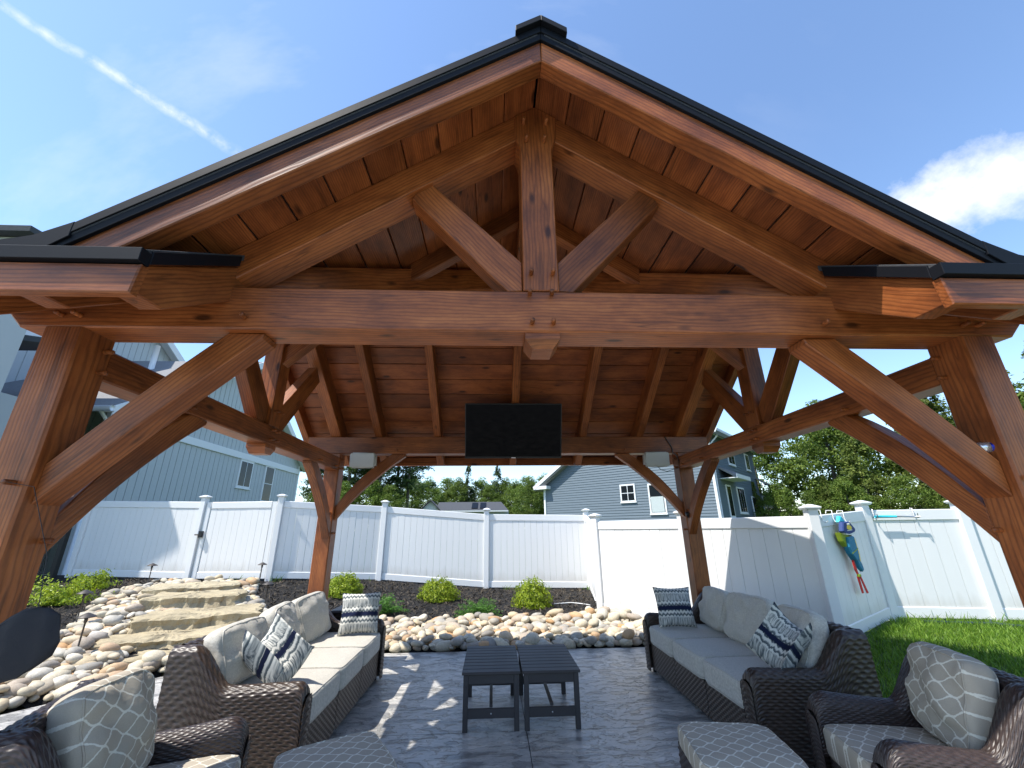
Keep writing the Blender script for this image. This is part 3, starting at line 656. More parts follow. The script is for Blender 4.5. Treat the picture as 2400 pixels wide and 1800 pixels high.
REG_BACK = [(-2.75, 4.36), (2.7, 4.36), (2.75, 4.8), (1.95, 5.9), (1.62, 6.25), (1.35, 6.1), (1.0, 5.9), (.1, 5.85), (-1.4, 5.72), (-2.3, 5.55), (-2.9, 5.3), (-3.4, 5.0), (-3.5, 4.1)]
REG_LEFT = [(-2.62, 4.42), (-3.85, 3.72), (-4.09, 3.38), (-4.62, 2.72), (-6.3, 1.3), (-7.2, 1.6), (-6.8, 2.9), (-6.1, 3.5), (-5.75, 4.1), (-6.1, 4.9), (-6.75, 5.9), (-7.35, 7.1), (-7.35, 8.3), (-5.3, 8.15), (-4.75, 7.0), (-4.1, 6.1), (-3.5, 5.2), (-2.62, 4.9)]
# stone steps: front edge left, right, depth, top z
STEPS = [((-4.45, 3.66), (-3.30, 4.06), .50, .12, .12), ((-5.05, 3.98), (-3.72, 4.46), .62, .235, .16), ((-5.12, 4.58), (-3.72, 5.10), .78, .385, .24), ((-5.82, 5.60), (-4.52, 5.92), .72, .515, .25), ((-6.42, 6.42), (-5.10, 6.82), .80, .565, .20)]
def step_poly(st, g=.0):
    (ax, ay), (bx, by), dp, zt, th = st; u = Vector((bx - ax, by - ay)).normalized(); nrm = Vector((-u.y, u.x))
    A = Vector((ax, ay)) - u * g - nrm * g; B = Vector((bx, by)) + u * g - nrm * g; return [A, B, B + nrm * (dp + 2 * g), A + nrm * (dp + 2 * g)]
names = ['lowest buff sandstone step slab beside the patio edge', 'low buff sandstone step slab, second up from the patio', 'thick rugged sandstone step slab, third up from the patio', 'thick sandstone step slab fourth up, cracked across its face', 'flat top sandstone step slab below the white gate']
for st, lb in zip(STEPS, names):
    pl = step_poly(st); zt, th = st[3], st[4]; nu, nv = 26, 12; V = []; F = []
    rr = random.Random(lb)
    ph = [rr.uniform(0, 6) for _ in range(6)]
    def edge(t, k): return .035 * math.sin(7 * t + ph[k]) + .02 * math.sin(19 * t + ph[k + 1]) + .012 * math.sin(43 * t + ph[k])
    ring = []
    def pt(u, v): a = pl[0].lerp(pl[1], u); b = pl[3].lerp(pl[2], u); return a.lerp(b, v)
    for lev, (zz, ins) in enumerate(((zt - th - .10, .02), (zt - th * .75, -.012), (zt - th * .4, .012), (zt - .022, -.006), (zt, .022))):
        for i in range(nu): t = i / nu; ring.append((t, 0, lev, zz, ins))
        for i in range(nv): t = i / nv; ring.append((1, t, lev, zz, ins))
        for i in range(nu): t = 1 - i / nu; ring.append((t, 1, lev, zz, ins))
        for i in range(nv): t = 1 - i / nv; ring.append((0, t, lev, zz, ins))
    N = 2 * (nu + nv); ce = pt(.5, .5)
    for (u, v, lev, zz, ins) in ring:
        q = pt(u, v); dirc = (ce - q); dl = dirc.length; dirc /= dl
        e = edge(u * 1.3 + v * .9 + (0 if v < .5 else 3), 0) + ins * 1.6 + rr.uniform(-.014, .014); q = q + dirc * e
        V.append((q.x, q.y, zz + .012 * math.sin(11 * u + 5 * v + ph[2]) + rr.uniform(-.009, .009)))
    for lev in range(4):
        for i in range(N): F.append((lev * N + i, lev * N + (i + 1) % N, (lev + 1) * N + (i + 1) % N, (lev + 1) * N + i))
    # top: concentric inner rings
    base = 4 * N; prev = base
    for k, f in enumerate((.82, .55, .25)):
        st0 = len(V)
        for i in range(N):
            q = Vector(V[base + i]); c3 = Vector((ce.x, ce.y, zt)); qq = c3.lerp(q, f); V.append((qq.x, qq.y, zt + rr.uniform(-.008, .010) + .012 * math.sin(9 * qq.x + 4 * qq.y)))
        for i in range(N): F.append((prev + i, prev + (i + 1) % N, st0 + (i + 1) % N, st0 + i))
        prev = st0
    F.append(tuple(prev + i for i in range(N)))
    tag(link('stone_step', new_mesh('stone_step', V, F, SLABST)), lb, 'stone step')
stepz = [(step_poly(s, .03), s[3]) for s in STEPS]
spots = []
def scatter(reg, sp, jit, layer):
    xs = [p[0] for p in reg]; ys = [p[1] for p in reg]; y = min(ys); k = 0
    while y < max(ys):
        x = min(xs) + (sp / 2 if k % 2 else 0)
        while x < max(xs):
            px, py = x + random.uniform(-jit, jit), y + random.uniform(-jit, jit)
            if inside(reg, px, py) and not any(inside([tuple(q) for q in pl], px, py) for pl, _ in stepz):
                r = random.choice((.042, .050, .056, .062, .068, .076, .085, .098, .112)) * (1.0 if layer == 0 else .92)
                if py < YB(px) + r * .9: r *= .75
                spots.append((px, py, HT(px, py) + r * (.30 if layer == 0 else .85) + (0 if layer == 0 else random.uniform(-.01, .03)), r))
            x += sp
        y += sp * .87; k += 1
scatter(REG_BACK, .128, .028, 0); scatter(REG_BACK, .19, .06, 1); scatter(REG_LEFT, .125, .028, 0); scatter(REG_LEFT, .20, .07, 1)
for i in range(26):                                                         # edging beside the lawn
    spots.append((2.86 + random.uniform(-.03, .12), 1.3 + i * .12 + random.uniform(-.03, .03), .02, random.uniform(.05, .075)))
sb = link('stone_bed', new_mesh('stone_bed', [(-2.7, 4.4, -.03), (2.7, 4.4, -.03), (2.7, 5.6, -.02), (-2.7, 5.6, -.02)], [(0, 1, 2, 3)], MULCH)); tag(sb, kind='structure')
SP = [(Vector((x, y, z)) - CP, (x, y, z, r)) for x, y, z, r in spots]
SP.sort(key=lambda a: -(a[1][3] / max(.5, a[0].length)) * (1.0 if a[0].dot(CF) > 0 else .0))
def hidden(p):      # behind the sofas or armchairs, roughly: keep as mass
    return (p[0] > 2.6 and p[1] < 2.4)
vis = [a for a in SP if not hidden(a[1])]; single = vis[:296]; rest = vis[296:] + [a for a in SP if hidden(a[1])]
def rotm(): return Matrix.Rotation(random.uniform(0, 6.28), 4, 'Z') @ Matrix.Rotation(random.uniform(-.35, .35), 4, 'X') @ Matrix.Rotation(random.uniform(-.35, .35), 4, 'Y')
for _, (x, y, z, r) in single: link('stone', random.choice(PEB), sb, T(x, y, z) @ rotm() @ Matrix.Scale(r, 4))
AV = []; AF = []; off_ = 0
PV = []
for me in PEB:
    v = np.empty(len(me.vertices) * 3, np.float32); me.vertices.foreach_get('co', v); f = np.empty(len(me.polygons) * 3, np.int32); me.polygons.foreach_get('vertices', f); PV.append((v.reshape(-1, 3), f.reshape(-1, 3)))
for _, (x, y, z, r) in rest:
    v, f = random.choice(PV); Rm = np.array((rotm() @ Matrix.Scale(r, 4)).to_3x3()); AV.append(v @ Rm.T + (x, y, z)); AF.append(f + off_); off_ += len(v)
ms = link('stones', np_mesh('stones', np.vstack(AV), np.vstack(AF), PEBBLEI), sb); tag(ms, kind='stuff')
# loose mulch chips
CV = []; CFc = []; k = 0
while k < 15000:
    x = random.uniform(-9.5, 2.2); y = random.uniform(2.0, 8.9)
    if y < YB(x) + .3 or inside(REG_BACK, x, y) or (inside(REG_LEFT, x, y)): k += .2; continue
    L, w = random.uniform(.014, .042), random.uniform(.004, .010); a = random.uniform(0, 6.28); tl = random.uniform(-.7, .7)
    d = np.array((math.cos(a) * math.cos(tl), math.sin(a) * math.cos(tl), math.sin(tl))) * L; e = np.array((-math.sin(a), math.cos(a), random.uniform(-.5, .5))) * w
    c = np.array((x, y, HT(x, y) + .012 + abs(math.sin(tl)) * L * .6)); CV += [c - d - e, c + d - e, c + d + e, c - d + e]; k += 1
n = len(CV) // 4
ch = link('mulch_chips', np_mesh('mulch_chips', np.array(CV), np.arange(n * 4).reshape(-1, 4), CHIP, False)); tag(ch, 'dark brown shredded bark mulch over the bed', 'mulch', kind='stuff')
# grass
GV = []; gc = 0
def blade(x, y, z, h, lean):
    a = random.uniform(0, 6.28); w = .0035 + h * .025; dx, dy = math.cos(a) * w, math.sin(a) * w; lx, ly = random.gauss(0, lean) * h, random.gauss(0, lean) * h
    GV.extend([(x - dx, y - dy, z), (x + dx, y + dy, z), (x + dx * .7 + lx * .4, y + dy * .7 + ly * .4, z + h * .6), (x - dx * .7 + lx * .4, y - dy * .7 + ly * .4, z + h * .6)])
    GV.extend([(x + dx * .7 + lx * .4, y + dy * .7 + ly * .4, z + h * .6), (x - dx * .7 + lx * .4, y - dy * .7 + ly * .4, z + h * .6), (x + lx - dx * .1, y + ly - dy * .1, z + h), (x + lx + dx * .1, y + ly + dy * .1, z + h)])
def lawn_ok(x, y):
    # left of the fence line F-G, in front of G-H-I
    if x < 2.98: return False
    yl = np.interp(x, [1.72, 3.86, 5.31, 6.53, 8.5], [6.35, 3.50, 4.34, 4.07, 3.6]); return y < yl - .07
for i in range(52000):
    x = 2.98 + random.random() ** .9 * 5.6; y = random.uniform(.0, 5.0)
    if not lawn_ok(x, y): continue
    blade(x, y, HL(x, y) - .004, random.uniform(.045, .10), .45)
for (p, q) in (('H', 'I'), ('I', 'J'), ('F', 'G')):
    A = Vector(FP[p]); B = Vector(FP[q])
    for i in range(150):
        t = random.random(); P = A.lerp(B, t); blade(P.x + random.uniform(-.08, .02), P.y - random.uniform(.08, .17), HL(P.x, P.y) - .01, random.uniform(.05, .17), .4) if random.random() < .6 else None
gme = np_mesh('grass', np.array(GV), np.arange(len(GV)).reshape(-1, 4), GRASSB, False)
tag(link('grass', gme), 'mown green grass of the lawn beside the white fence', 'grass', kind='stuff')
# weeds at the fence foot
GV = []
for i in range(420):
    t = random.random(); A, B = random.choice((('B', 'C'), ('C', 'D'), ('D', 'E'), ('D', 'E'), ('A', 'B'))); P = Vector(FP[A]).lerp(Vector(FP[B]), t)
    if (math.sin(P.x * 3.1) + math.sin(P.x * 7.3)) < .3: continue
    blade(P.x + random.uniform(-.05, .05), P.y - random.uniform(.08, .16), P.z - .01, random.uniform(.05, .17), .4)
tag(link('grass_tufts', np_mesh('grass_tufts', np.array(GV), np.arange(len(GV)).reshape(-1, 4), GRASSB, False)), 'thin grass tufts along the foot of the back fence', 'grass', kind='stuff')

# ------------------------------------------------------------------ shrubs
def leafcloud(pts, nrm, size, asp=.55, jit=.5):
    """pts (n,3), nrm (n,3) -> diamond leaf quads"""
    n = len(pts); nr = nrm + rng.normal(0, jit, (n, 3)); nr /= np.linalg.norm(nr, axis=1)[:, None] + 1e-9
    r = rng.normal(size=(n, 3)); u = np.cross(nr, r); u /= np.linalg.norm(u, axis=1)[:, None] + 1e-9; v = np.cross(nr, u)
    s = (size * rng.uniform(.6, 1.3, n))[:, None]
    V = np.stack([pts - u * s, pts - v * s * asp + nr * s * .15, pts + u * s, pts + v * s * asp + nr * s * .15], 1).reshape(-1, 3)
    return V
def quads(n): return np.arange(n * 4).reshape(-1, 4)
def mound_shrub(x, y, r, h, label, leaf=.020, n=5200, group=None):
    z = HT(x, y); root = thing('shrub', (x, y, z), label, 'shrub', group)
    d = rng.normal(size=(n, 3)); d[:, 2] = np.abs(d[:, 2]) * 1.1 - .12; d /= np.linalg.norm(d, axis=1)[:, None]
    ph = rng.uniform(0, 6, 8); a = np.arctan2(d[:, 1], d[:, 0])
    rad = 1 + .10 * np.sin(4 * a + ph[0] + 3 * d[:, 2]) + .07 * np.sin(9 * a + 4 * d[:, 2] + ph[1]) + .06 * np.sin(14 * d[:, 2] + 3 * a + ph[2])
    sh = rng.uniform(.55, 1.06, n) ** .6 * rad
    P = d * sh[:, None] * np.array((r, r, h)) + (x, y, z + .02)
    P[:, 2] = np.maximum(P[:, 2], z + .01)
    V = leafcloud(P, d, leaf)
    link('foliage', np_mesh('foliage', V, quads(n), LEAF_Y, False), root)
    for k in range(6):
        an = k * 1.05; tube('stem', [(x, y, z - .02), (x + math.cos(an) * r * .35, y + math.sin(an) * r * .35, z + h * .4), (x + math.cos(an) * r * .6, y + math.sin(an) * r * .6, z + h * .75)], [.010, .007, .003], TWIG, root, 5)
mound_shrub(-1.33, 7.40, .39, .36, 'golden mounded shrub in mulch against the middle fence panel')
mound_shrub(.53, 6.95, .35, .44, 'taller cone-shaped golden shrub in mulch near the fence corner')
mound_shrub(-3.22, 7.35, .36, .36, 'golden mounded shrub beside the rear post by the steps')
def fern_shrub(x, y, r, label):
    z = HT(x, y); root = thing('juniper', (x, y, z), label, 'shrub'); pts = []; nr = []
    st = []
    for k in range(46):
        an = random.uniform(0, 6.28); el = random.uniform(.12, 1.15); L = r * random.uniform(.7, 1.12)
        for j in range(26):
            t = (j + 1) / 26; ra = L * t; px = math.cos(an) * math.cos(el) * ra; py = math.sin(an) * math.cos(el) * ra; pz = math.sin(el) * ra * .85 - .25 * ra * ra / r * .6
            w = .055 * (1.1 - t) + .010
            for q in range(3): pts.append((x + px + random.gauss(0, w), y + py + random.gauss(0, w), max(z + .012, z + .03 + pz + random.gauss(0, w * .45)))); nr.append((0, 0, 1))
        st.append(an)
    V = leafcloud(np.array(pts), np.array(nr, float), .020, .30, .5)
    link('foliage', np_mesh('foliage', V, quads(len(pts)), LEAF_J, False), root)
    tube('stem', [(x, y, z - .02), (x, y, z + .12)], [.02, .01], TWIG, root, 6)
fern_shrub(-.47, 6.12, .44, 'feathery bright green juniper in the mulch just behind the stones')
fern_shrub(-2.15, 6.15, .45, 'feathery bright green juniper behind the sofa with the storage box')
def spread_shrub(x, y, r, h, label):
    z = HT(x, y); root = thing('spreading_shrub', (x, y, z), label, 'shrub'); pts = []; nr = []
    for k in range(60):
        an = random.uniform(0, 6.28); el = random.uniform(.15, 1.2); L = r * random.uniform(.6, 1.1)
        for j in range(40):
            t = (j + 2) / 42; pts.append((x + math.cos(an) * math.cos(el) * L * t + random.gauss(0, .03), y + math.sin(an) * math.cos(el) * L * t + random.gauss(0, .03), max(z + .02, z + h / r * math.sin(el) * L * t + random.gauss(0, .02)))); nr.append((math.cos(an), math.sin(an), .8))
        tube('stem', [(x, y, z), (x + math.cos(an) * math.cos(el) * L * .8, y + math.sin(an) * math.cos(el) * L * .8, z + h / r * math.sin(el) * L * .8)], [.006, .002], TWIG, root, 4) if k < 14 else None
    V = leafcloud(np.array(pts), np.array(nr), .026, .5, .6); link('foliage', np_mesh('foliage', V, quads(len(pts)), LEAF_Y, False), root)
spread_shrub(-7.6, 6.2, .80, .55, 'loose yellow-green spreading shrub in mulch by the front left post')
spread_shrub(-8.3, 7.6, .50, .40, 'small leafy green plant by the black metal pickets')

# ------------------------------------------------------------------ path lights
capm = lathe_mesh('lamp_cap', [(.003, .045), (.02, .040), (.085, .004), (.092, -.004), (.088, -.006), (.02, .018), (.012, .018)][::-1], RUST, 20)
lblamp = ['bronze path light with cone cap in front of the white gate', 'bronze path light with cone cap at the right of the top step', 'bronze path light with cone cap right of the thick steps', 'bronze path light with cone cap in mulch left of the steps', 'bronze path light with cone cap among the stones near the patio']
for (x, y, h), lb in zip(((-7.45, 7.95, .40), (-5.15, 7.90, .42), (-4.12, 6.15, .40), (-6.0, 4.83, .46), (-5.02, 3.80, .44)), lblamp):
    z = HT(x, y); r = thing('path_light', (x, y, z), lb, 'path light', 'path lights along the stone steps')
    tube('stem', [(x, y, z - .05), (x + .004, y, z + h)], .009, RUST, r, 8)
    link('cap', capm, r, T(x + .004, y, z + h - .01)); link('socket', lathe_mesh('socket', [(.016, 0), (.018, .05)], RUST, 10), r, T(x + .003, y, z + h - .07))
# ------------------------------------------------------------------ woven furniture
class Acc:
    def __init__(s): s.V = []; s.F = []; s.n = 0
    def add(s, V, F): s.V.append(V); s.F.append(F + s.n); s.n += len(V)
    def mesh(s, name, m): return np_mesh(name, np.vstack(s.V), np.vstack(s.F), m)
def sheet(acc, fn, Lu, Lv, cu=.030, cv=.0135, amp=.0045, flip=False):
    nu = max(4, int(Lu / cu * 4)) + 1; nv = max(4, int(Lv / cv * 5)) + 1
    S, Tt = np.meshgrid(np.linspace(0, 1, nu), np.linspace(0, 1, nv)); P = fn(S, Tt)
    du = np.gradient(P, axis=1); dv = np.gradient(P, axis=0); N = np.cross(du, dv); N /= np.linalg.norm(N, axis=2)[..., None] + 1e-9
    if flip: N = -N
    u = S * Lu / cu; v = Tt * Lv / cv; row = np.floor(v); fv = v - row
    h = amp * ((.5 + .5 * np.cos(PI * u + PI * row)) * .85 + .15) * np.sqrt(np.clip(np.sin(PI * fv), 0, 1))
    P = P + N * h[..., None]
    I = np.arange(nu * nv).reshape(nv, nu); F = np.stack([I[:-1, :-1], I[:-1, 1:], I[1:, 1:], I[1:, :-1]], -1).reshape(-1, 4)
    if flip: F = F[:, ::-1]
    acc.add(P.reshape(-1, 3), F)
def stk(*a): return np.stack(np.broadcast_arrays(*a), -1)
def seating(name, L, dep, zarm, zback, ta, nseat, seat_top, wick, cmat, arm_dip, front_r, cell, label, cat, loc, rz, back_over=.05, group=None):
    cu, cv, amp = cell
    root = thing(name, loc, label, cat, group, rz, worldspace=False)
    def ztop(y):
        z = zarm - arm_dip * np.sin(np.clip((y - .05) / (dep * .62), 0, 1) * PI * .5)
        t = np.clip((y - dep * .55) / (dep * .30), 0, 1); t = t * t * (3 - 2 * t); z = z * (1 - t) + zback * t
        yy = np.clip(front_r - y, 0, front_r); return z - front_r + np.sqrt(np.clip(front_r ** 2 - yy ** 2, 0, None))
    r = ta / 2
    for x0, sgn in ((0, -1), (L - ta, 1)):
        ac = Acc(); xc = x0 + r
        def fn(S, t, xc=xc, sgn=sgn):
            y = S * dep; zt = ztop(y); lo, li, arc = zt - r - .02, zt - r - .28, PI * r; tot = lo + li + arc; d = t * tot
            x = np.where(d < lo, xc + sgn * r, 0.0); z = np.where(d < lo, .02 + d, 0.0)
            a = np.clip((d - lo) / arc, 0, 1) * PI; ina = (d >= lo) & (d <= lo + arc)
            x = np.where(ina, xc + sgn * r * np.cos(a), x); z = np.where(ina, zt - r + r * np.sin(a), z)
            inn = d > lo + arc; x = np.where(inn, xc - sgn * r, x); z = np.where(inn, zt - r - (d - lo - arc), z)
            return stk(x, y, z)
        sheet(ac, fn, dep, (zarm + zback) / 2 * 2 - .30 + PI * r - 2 * r, cu, cv, amp, flip=(sgn > 0))
        def fc(S, t, xc=xc):
            x = xc - r + S * 2 * r; zt = ztop(np.zeros(1))[0] - r + np.sqrt(np.clip(r * r - (x - xc) ** 2, 0, None)); return stk(x, -.004 - .010 * np.sin(S * PI), .02 + t * (zt - .02))
        sheet(ac, fc, 2 * r, zarm, cu, cv, amp)
        link('arm', ac.mesh('arm', wick), root)
    ac = Acc(); rb = .05
    def fb_(S, t):
        lo = zback - rb - .02; li = zback - rb - .30; arc = PI * rb; d = t * (lo + li + arc); a = np.clip((d - lo) / arc, 0, 1) * PI
        y = np.where(d < lo, dep, np.where(d > lo + arc, dep - 2 * rb, dep - rb + rb * np.cos(a))); z = np.where(d < lo, .02 + d, np.where(d > lo + arc, zback - rb - (d - lo - arc), zback - rb + rb * np.sin(a)))
        return stk(ta * .5 + S * (L - ta), y, z)
    sheet(ac, fb_, L - ta, 2 * zback - .40 + PI * rb, cu, cv, amp, flip=True)
    link('backrest', ac.mesh('backrest', wick), root)
    box('seat_frame', (ta * .6, .05, .05), (L - ta * .6, dep - .05, .285), BLACKPL, root)
    wseg = (L - 2 * ta) / nseat
    for i in range(nseat):
        ac = Acc(); xa = ta + wseg * i + .006; xb = ta + wseg * (i + 1) - .006
        sheet(ac, lambda S, t: stk(xa + S * (xb - xa), .022, .045 + t * .25), xb - xa, .25, cu * .8, cv * .8, amp * .8)
        link('front_panel', ac.mesh('front_panel', wick), root)
        me, pip = cushion_mesh(wseg - .006, dep - .13, seat_top - .295, .10, 11 + i, cmat, 9, .006)
        c = link('seat_cushion', me, root, T(ta + wseg * (i + .5), (dep - .13) / 2 - .008, (seat_top + .295) / 2) @ RZ(random.uniform(-.01, .01)))
        for p in pip: o = link('piping', p, None); o.parent = c
        hb = zback - seat_top + back_over + .03
        me, pip = cushion_mesh(wseg - .045, hb * random.uniform(.97, 1.07), .150, .55, 31 + i * 7, cmat, 5.2, .026)
        th = math.radians(73 + random.uniform(-5, 4))
        c = link('back_cushion', me, root, T(ta + wseg * (i + .5), dep - .215, seat_top + hb * .48) @ RZ(random.uniform(-.16, .16)) @ RX(th) @ RZ(random.uniform(-.10, .10)))
        for p in pip: o = link('piping', p, None); o.parent = c
    for x in (.06, L - .06):
        for y in (.06, dep - .06): link('foot', lathe_mesh('foot', [(.022, 0), (.024, .03)], BLACKPL, 10), root, T(x, y, 0))
    return root
from mathutils import noise as mn
def cushion_mesh(lx, ly, lz, puff, seed, m, e=8, wr=.006):
    bm = bmesh.new(); bmesh.ops.create_cube(bm, size=2.0); bmesh.ops.subdivide_edges(bm, edges=bm.edges[:], cuts=15, use_grid_fill=True)
    def mp(q):
        pn = (abs(q.x) ** e + abs(q.y) ** e + abs(q.z) ** e) ** (1 / e); p = q / pn
        k = 1 + puff * (1 - p.x ** 2) * (1 - p.y ** 2); w = mn.noise(Vector((p.x * lx * 5 + seed, p.y * ly * 5, p.z))) * wr + mn.noise(Vector((p.x * lx * 13 + seed, p.y * ly * 9, p.z * 2))) * wr * .45
        edge = max(abs(p.x), abs(p.y)) ** 6
        return Vector((p.x * lx / 2 * (1 + w), p.y * ly / 2 * (1 + w * .8), p.z * lz / 2 * k + w * (1.2 - edge) - (.012 if lz < .19 else .0) * (p.x ** 4) * (p.y ** 4)))
    for v in bm.verts: v.co = mp(v.co.copy())
    me = bpy.data.meshes.new('cushion'); bm.to_mesh(me); bm.free(); me.materials.append(m); me.polygons.foreach_set('use_smooth', [True] * len(me.polygons))
    pips = []
    for zq in (.93, -.93):
        pts = []; n = 18
        for k in range(4):
            for i in range(n):
                t = -1 + 2 * i / n; q = [Vector((t, -1, zq)), Vector((1, t, zq)), Vector((-t, 1, zq)), Vector((-1, -t, zq))][k]; pts.append(mp(q))
        pips.append(tube('piping', pts, .0048, m, False, 6, True, True))
    return me, pips
SOFA = seating('wicker_sofa', 2.12, .89, .58, .80, .13, 3, .475, WICKER, LINEN, .015, .07, (.036, .0235, .0075),
               'brown wicker three-seat sofa in front of the stone steps, sun on its oatmeal cushions', 'sofa', (-1.43, 1.25, 0), PI / 2, group='wicker sofas facing each other')
def copy_tree(o, parent=None):
    c = o.copy(); col.objects.link(c); c.parent = parent
    for ch in list(o.children): copy_tree(ch, c)
    return c
s2 = copy_tree(SOFA); s2.location = (1.49, 3.40, 0); s2.rotation_euler = (0, 0, -PI / 2)
s2['label'] = 'brown wicker three-seat sofa in shade by the lawn and angled white fence'
CH1 = seating('wicker_armchair', .74, .78, .575, .81, .135, 1, .445, WICKER2, OGEE, .03, .10, (.024, .0135, .0048),
              'dark wicker armchair with taupe lattice cushions near the front left post', 'armchair', (-1.33, .19, 0), math.radians(108), back_over=.05, group='wicker armchairs with lattice cushions')
c2 = copy_tree(CH1); c2.location = (1.646, 1.0, 0); c2.rotation_euler = (0, 0, math.radians(-101.5))
c2['label'] = 'dark wicker armchair with taupe lattice cushions beside the lawn'
for ch in CH1.children:
    if ch.name.startswith('back_cushion'): ch.matrix_basis = T(.02, -.035, 0) @ ch.matrix_basis @ RX(-.06) @ RY(.0); ch.matrix_basis = T(*ch.matrix_basis.translation) @ RZ(-.26) @ T(*(-ch.matrix_basis.translation)) @ ch.matrix_basis
def ottoman(loc, rz, label):
    root = thing('ottoman', loc, label, 'ottoman', 'lattice-print ottomans', rz, worldspace=False); a = .245; ac = Acc()
    for k in range(4):
        def fn(S, t, k=k):
            x = -a + S * 2 * a; y = np.full_like(x, -a); c, s = math.cos(k * PI / 2), math.sin(k * PI / 2); return stk(x * c - y * s, x * s + y * c, .03 + t * .30)
        sheet(ac, fn, 2 * a, .30, .030, .0165, .0058)
    link('base', ac.mesh('base', WICKER2), root)
    box('seat_frame', (-a + .01, -a + .01, .25), (a - .01, a - .01, .325), BLACKPL, root)
    me, pip = cushion_mesh(.51, .51, .105, .10, 5, OGEE, 9, .005); c = link('cushion', me, root, T(0, 0, .378))
    for p in pip: o = link('piping', p, None); o.parent = c
    for x in (-.2, .2):
        for y in (-.2, .2): link('foot', lathe_mesh('foot', [(.02, 0), (.022, .04)], BLACKPL, 10), root, T(x, y, 0))
ottoman((-1.015, .66, 0), math.radians(30), 'wicker ottoman with taupe lattice cushion before the sunlit sofa')
ottoman((1.04, .69, 0), math.radians(-8), 'wicker ottoman with taupe lattice cushion before the shaded sofa')
# throw pillows
def pillow(loc, rot, label, s=.40, th=.085, bend=0.0, curl=0.0, seed=0):
    n = 26; V = []; F = []
    for side in (1, -1):
        for j in range(n + 1):
            for i in range(n + 1):
                x, y = -1 + 2 * i / n, -1 + 2 * j / n
                z = side * th * (max(0, (1 - x ** 4) * (1 - y ** 4)) ** .55) + .010 * mn.noise(Vector((x * 2 + seed, y * 2, side))) * (1 - x * x) * (1 - y * y) * 4
                px = s / 2 * x * (1 - .09 * (1 - y * y)); py = s / 2 * y * (1 - .09 * (1 - x * x))
                z += bend * (x * y) * .1 + curl * (abs(x) ** 2) * .22 - curl * .05
                if curl: px *= (1 - .35 * abs(curl) * abs(x) ** 1.5)
                V.append((px, py, z))
    m = (n + 1) ** 2
    for sd in (0, 1):
        for j in range(n):
            for i in range(n):
                a = sd * m + j * (n + 1) + i; q = (a, a + 1, a + n + 2, a + n + 1); F.append(q if sd == 0 else q[::-1])
    me = new_mesh('throw_pillow', V, F, IKAT, True); bm = bmesh.new(); bm.from_mesh(me); bmesh.ops.remove_doubles(bm, verts=bm.verts[:], dist=.0008); bm.to_mesh(me); bm.free()
    me.polygons.foreach_set('use_smooth', [True] * len(me.polygons))
    tag(link('throw_pillow', me, None, T(*loc) @ rot), label, 'throw pillow', 'navy striped throw pillows')
pillow((-1.64, 3.07, .675), RZ(.22) @ RX(math.radians(74)), 'navy and white striped pillow upright at the far arm of the sunlit sofa')
pillow((-1.80, 1.54, .64), RZ(.75) @ RX(math.radians(38)) @ RZ(.5), 'crumpled navy striped pillow slumped by the near arm of the sunlit sofa', curl=1.15, seed=3)
pillow((1.74, 3.06, .675), RZ(-.10) @ RX(math.radians(74)), 'navy and grey striped pillow upright at the far arm of the shaded sofa', seed=5)
pillow((1.93, 1.52, .66), RZ(-.85) @ RX(math.radians(55)) @ RZ(-.5), 'folded navy striped pillow leaning by the near arm of the shaded sofa', curl=1.0, seed=8)
# side tables
def side_table(x0, label):
    y0, w, dp, h = 2.01, .472, .81, .405
    r = thing('side_table', (x0 + w / 2, y0 + dp / 2, 0), label, 'table', 'pair of black slatted tables')
    ns = 9; sw = dp / ns
    for i in range(ns): box('slat', (x0, y0 + i * sw + .003, h - .02), (x0 + w, y0 + (i + 1) * sw - .003, h), HDPE, r, .003)
    for xx in (x0 + .012, x0 + w - .052):
        for yy in (y0 + .02, y0 + dp - .06): box('leg', (xx, yy, 0), (xx + .04, yy + .036, h - .021), HDPE, r, .003)
    for yy in (y0 + .026, y0 + dp - .052):
        box('apron', (x0 + .0525, yy, h - .090), (x0 + w - .0525, yy + .024, h - .0215), HDPE, r, .003)
        st = box('stretcher', (x0 + .0525, yy, .085), (x0 + w - .0525, yy + .024, .150), HDPE, r, .003)
    for xx in (x0 + .02, x0 + w - .044): box('apron', (xx, y0 + .058, h - .075), (xx + .022, y0 + dp - .062, h - .0215), HDPE, r, .003)
    box('stretcher', (x0 + w / 2 - .013, y0 + .051, .1505), (x0 + w / 2 + .013, y0 + dp - .03, .172), HDPE, r, .003)
    bs = lathe_mesh('bolt', [(.006, 0), (.006, .004), (.003, .006)], STEEL, 10); link('bolt', bs, r, T(x0 + w / 2, y0 + .0255, .118) @ RX(PI / 2))
side_table(-.486, 'black slatted low table standing on the sunlit sofa side')
side_table(.004, 'black slatted low table standing on the shaded sofa side')
# television
tvr = thing('television', (0, 3.2, 2.4), 'flat black television tilted forward on the rear timber plate', 'television')
tn_ = Vector((0, -.62, -.23)).normalized(); upv = Vector((0, -.23, .62)).normalized(); o = Vector((.003, 3.005, 2.622))
def tvbox(nm, w, h, t, dz, m, dn=0.0, du=0.0, dx=0.0, par=tvr):
    return timber(nm, o + Vector((dx - w / 2, 0, 0)) + upv * du + tn_ * dn, o + Vector((dx + w / 2, 0, 0)) + upv * du + tn_ * dn, t, h, m, par, upv, .004)
tvbox('casing', 1.170, .665, .035, 0, BLACKPL); tvbox('screen', 1.150, .632, .006, 0, SCREEN, .0175, .006); tvbox('bezel', 1.170, .016, .010, 0, BLACKPL, .0185, -.324)
tvbox('logo', .05, .008, .002, 0, STEEL, .0245, -.324)
timber('wall_mount', (.005, 3.40, 2.50), (.005, 3.06, 2.57), .30, .12, BLACKMET, tvr)
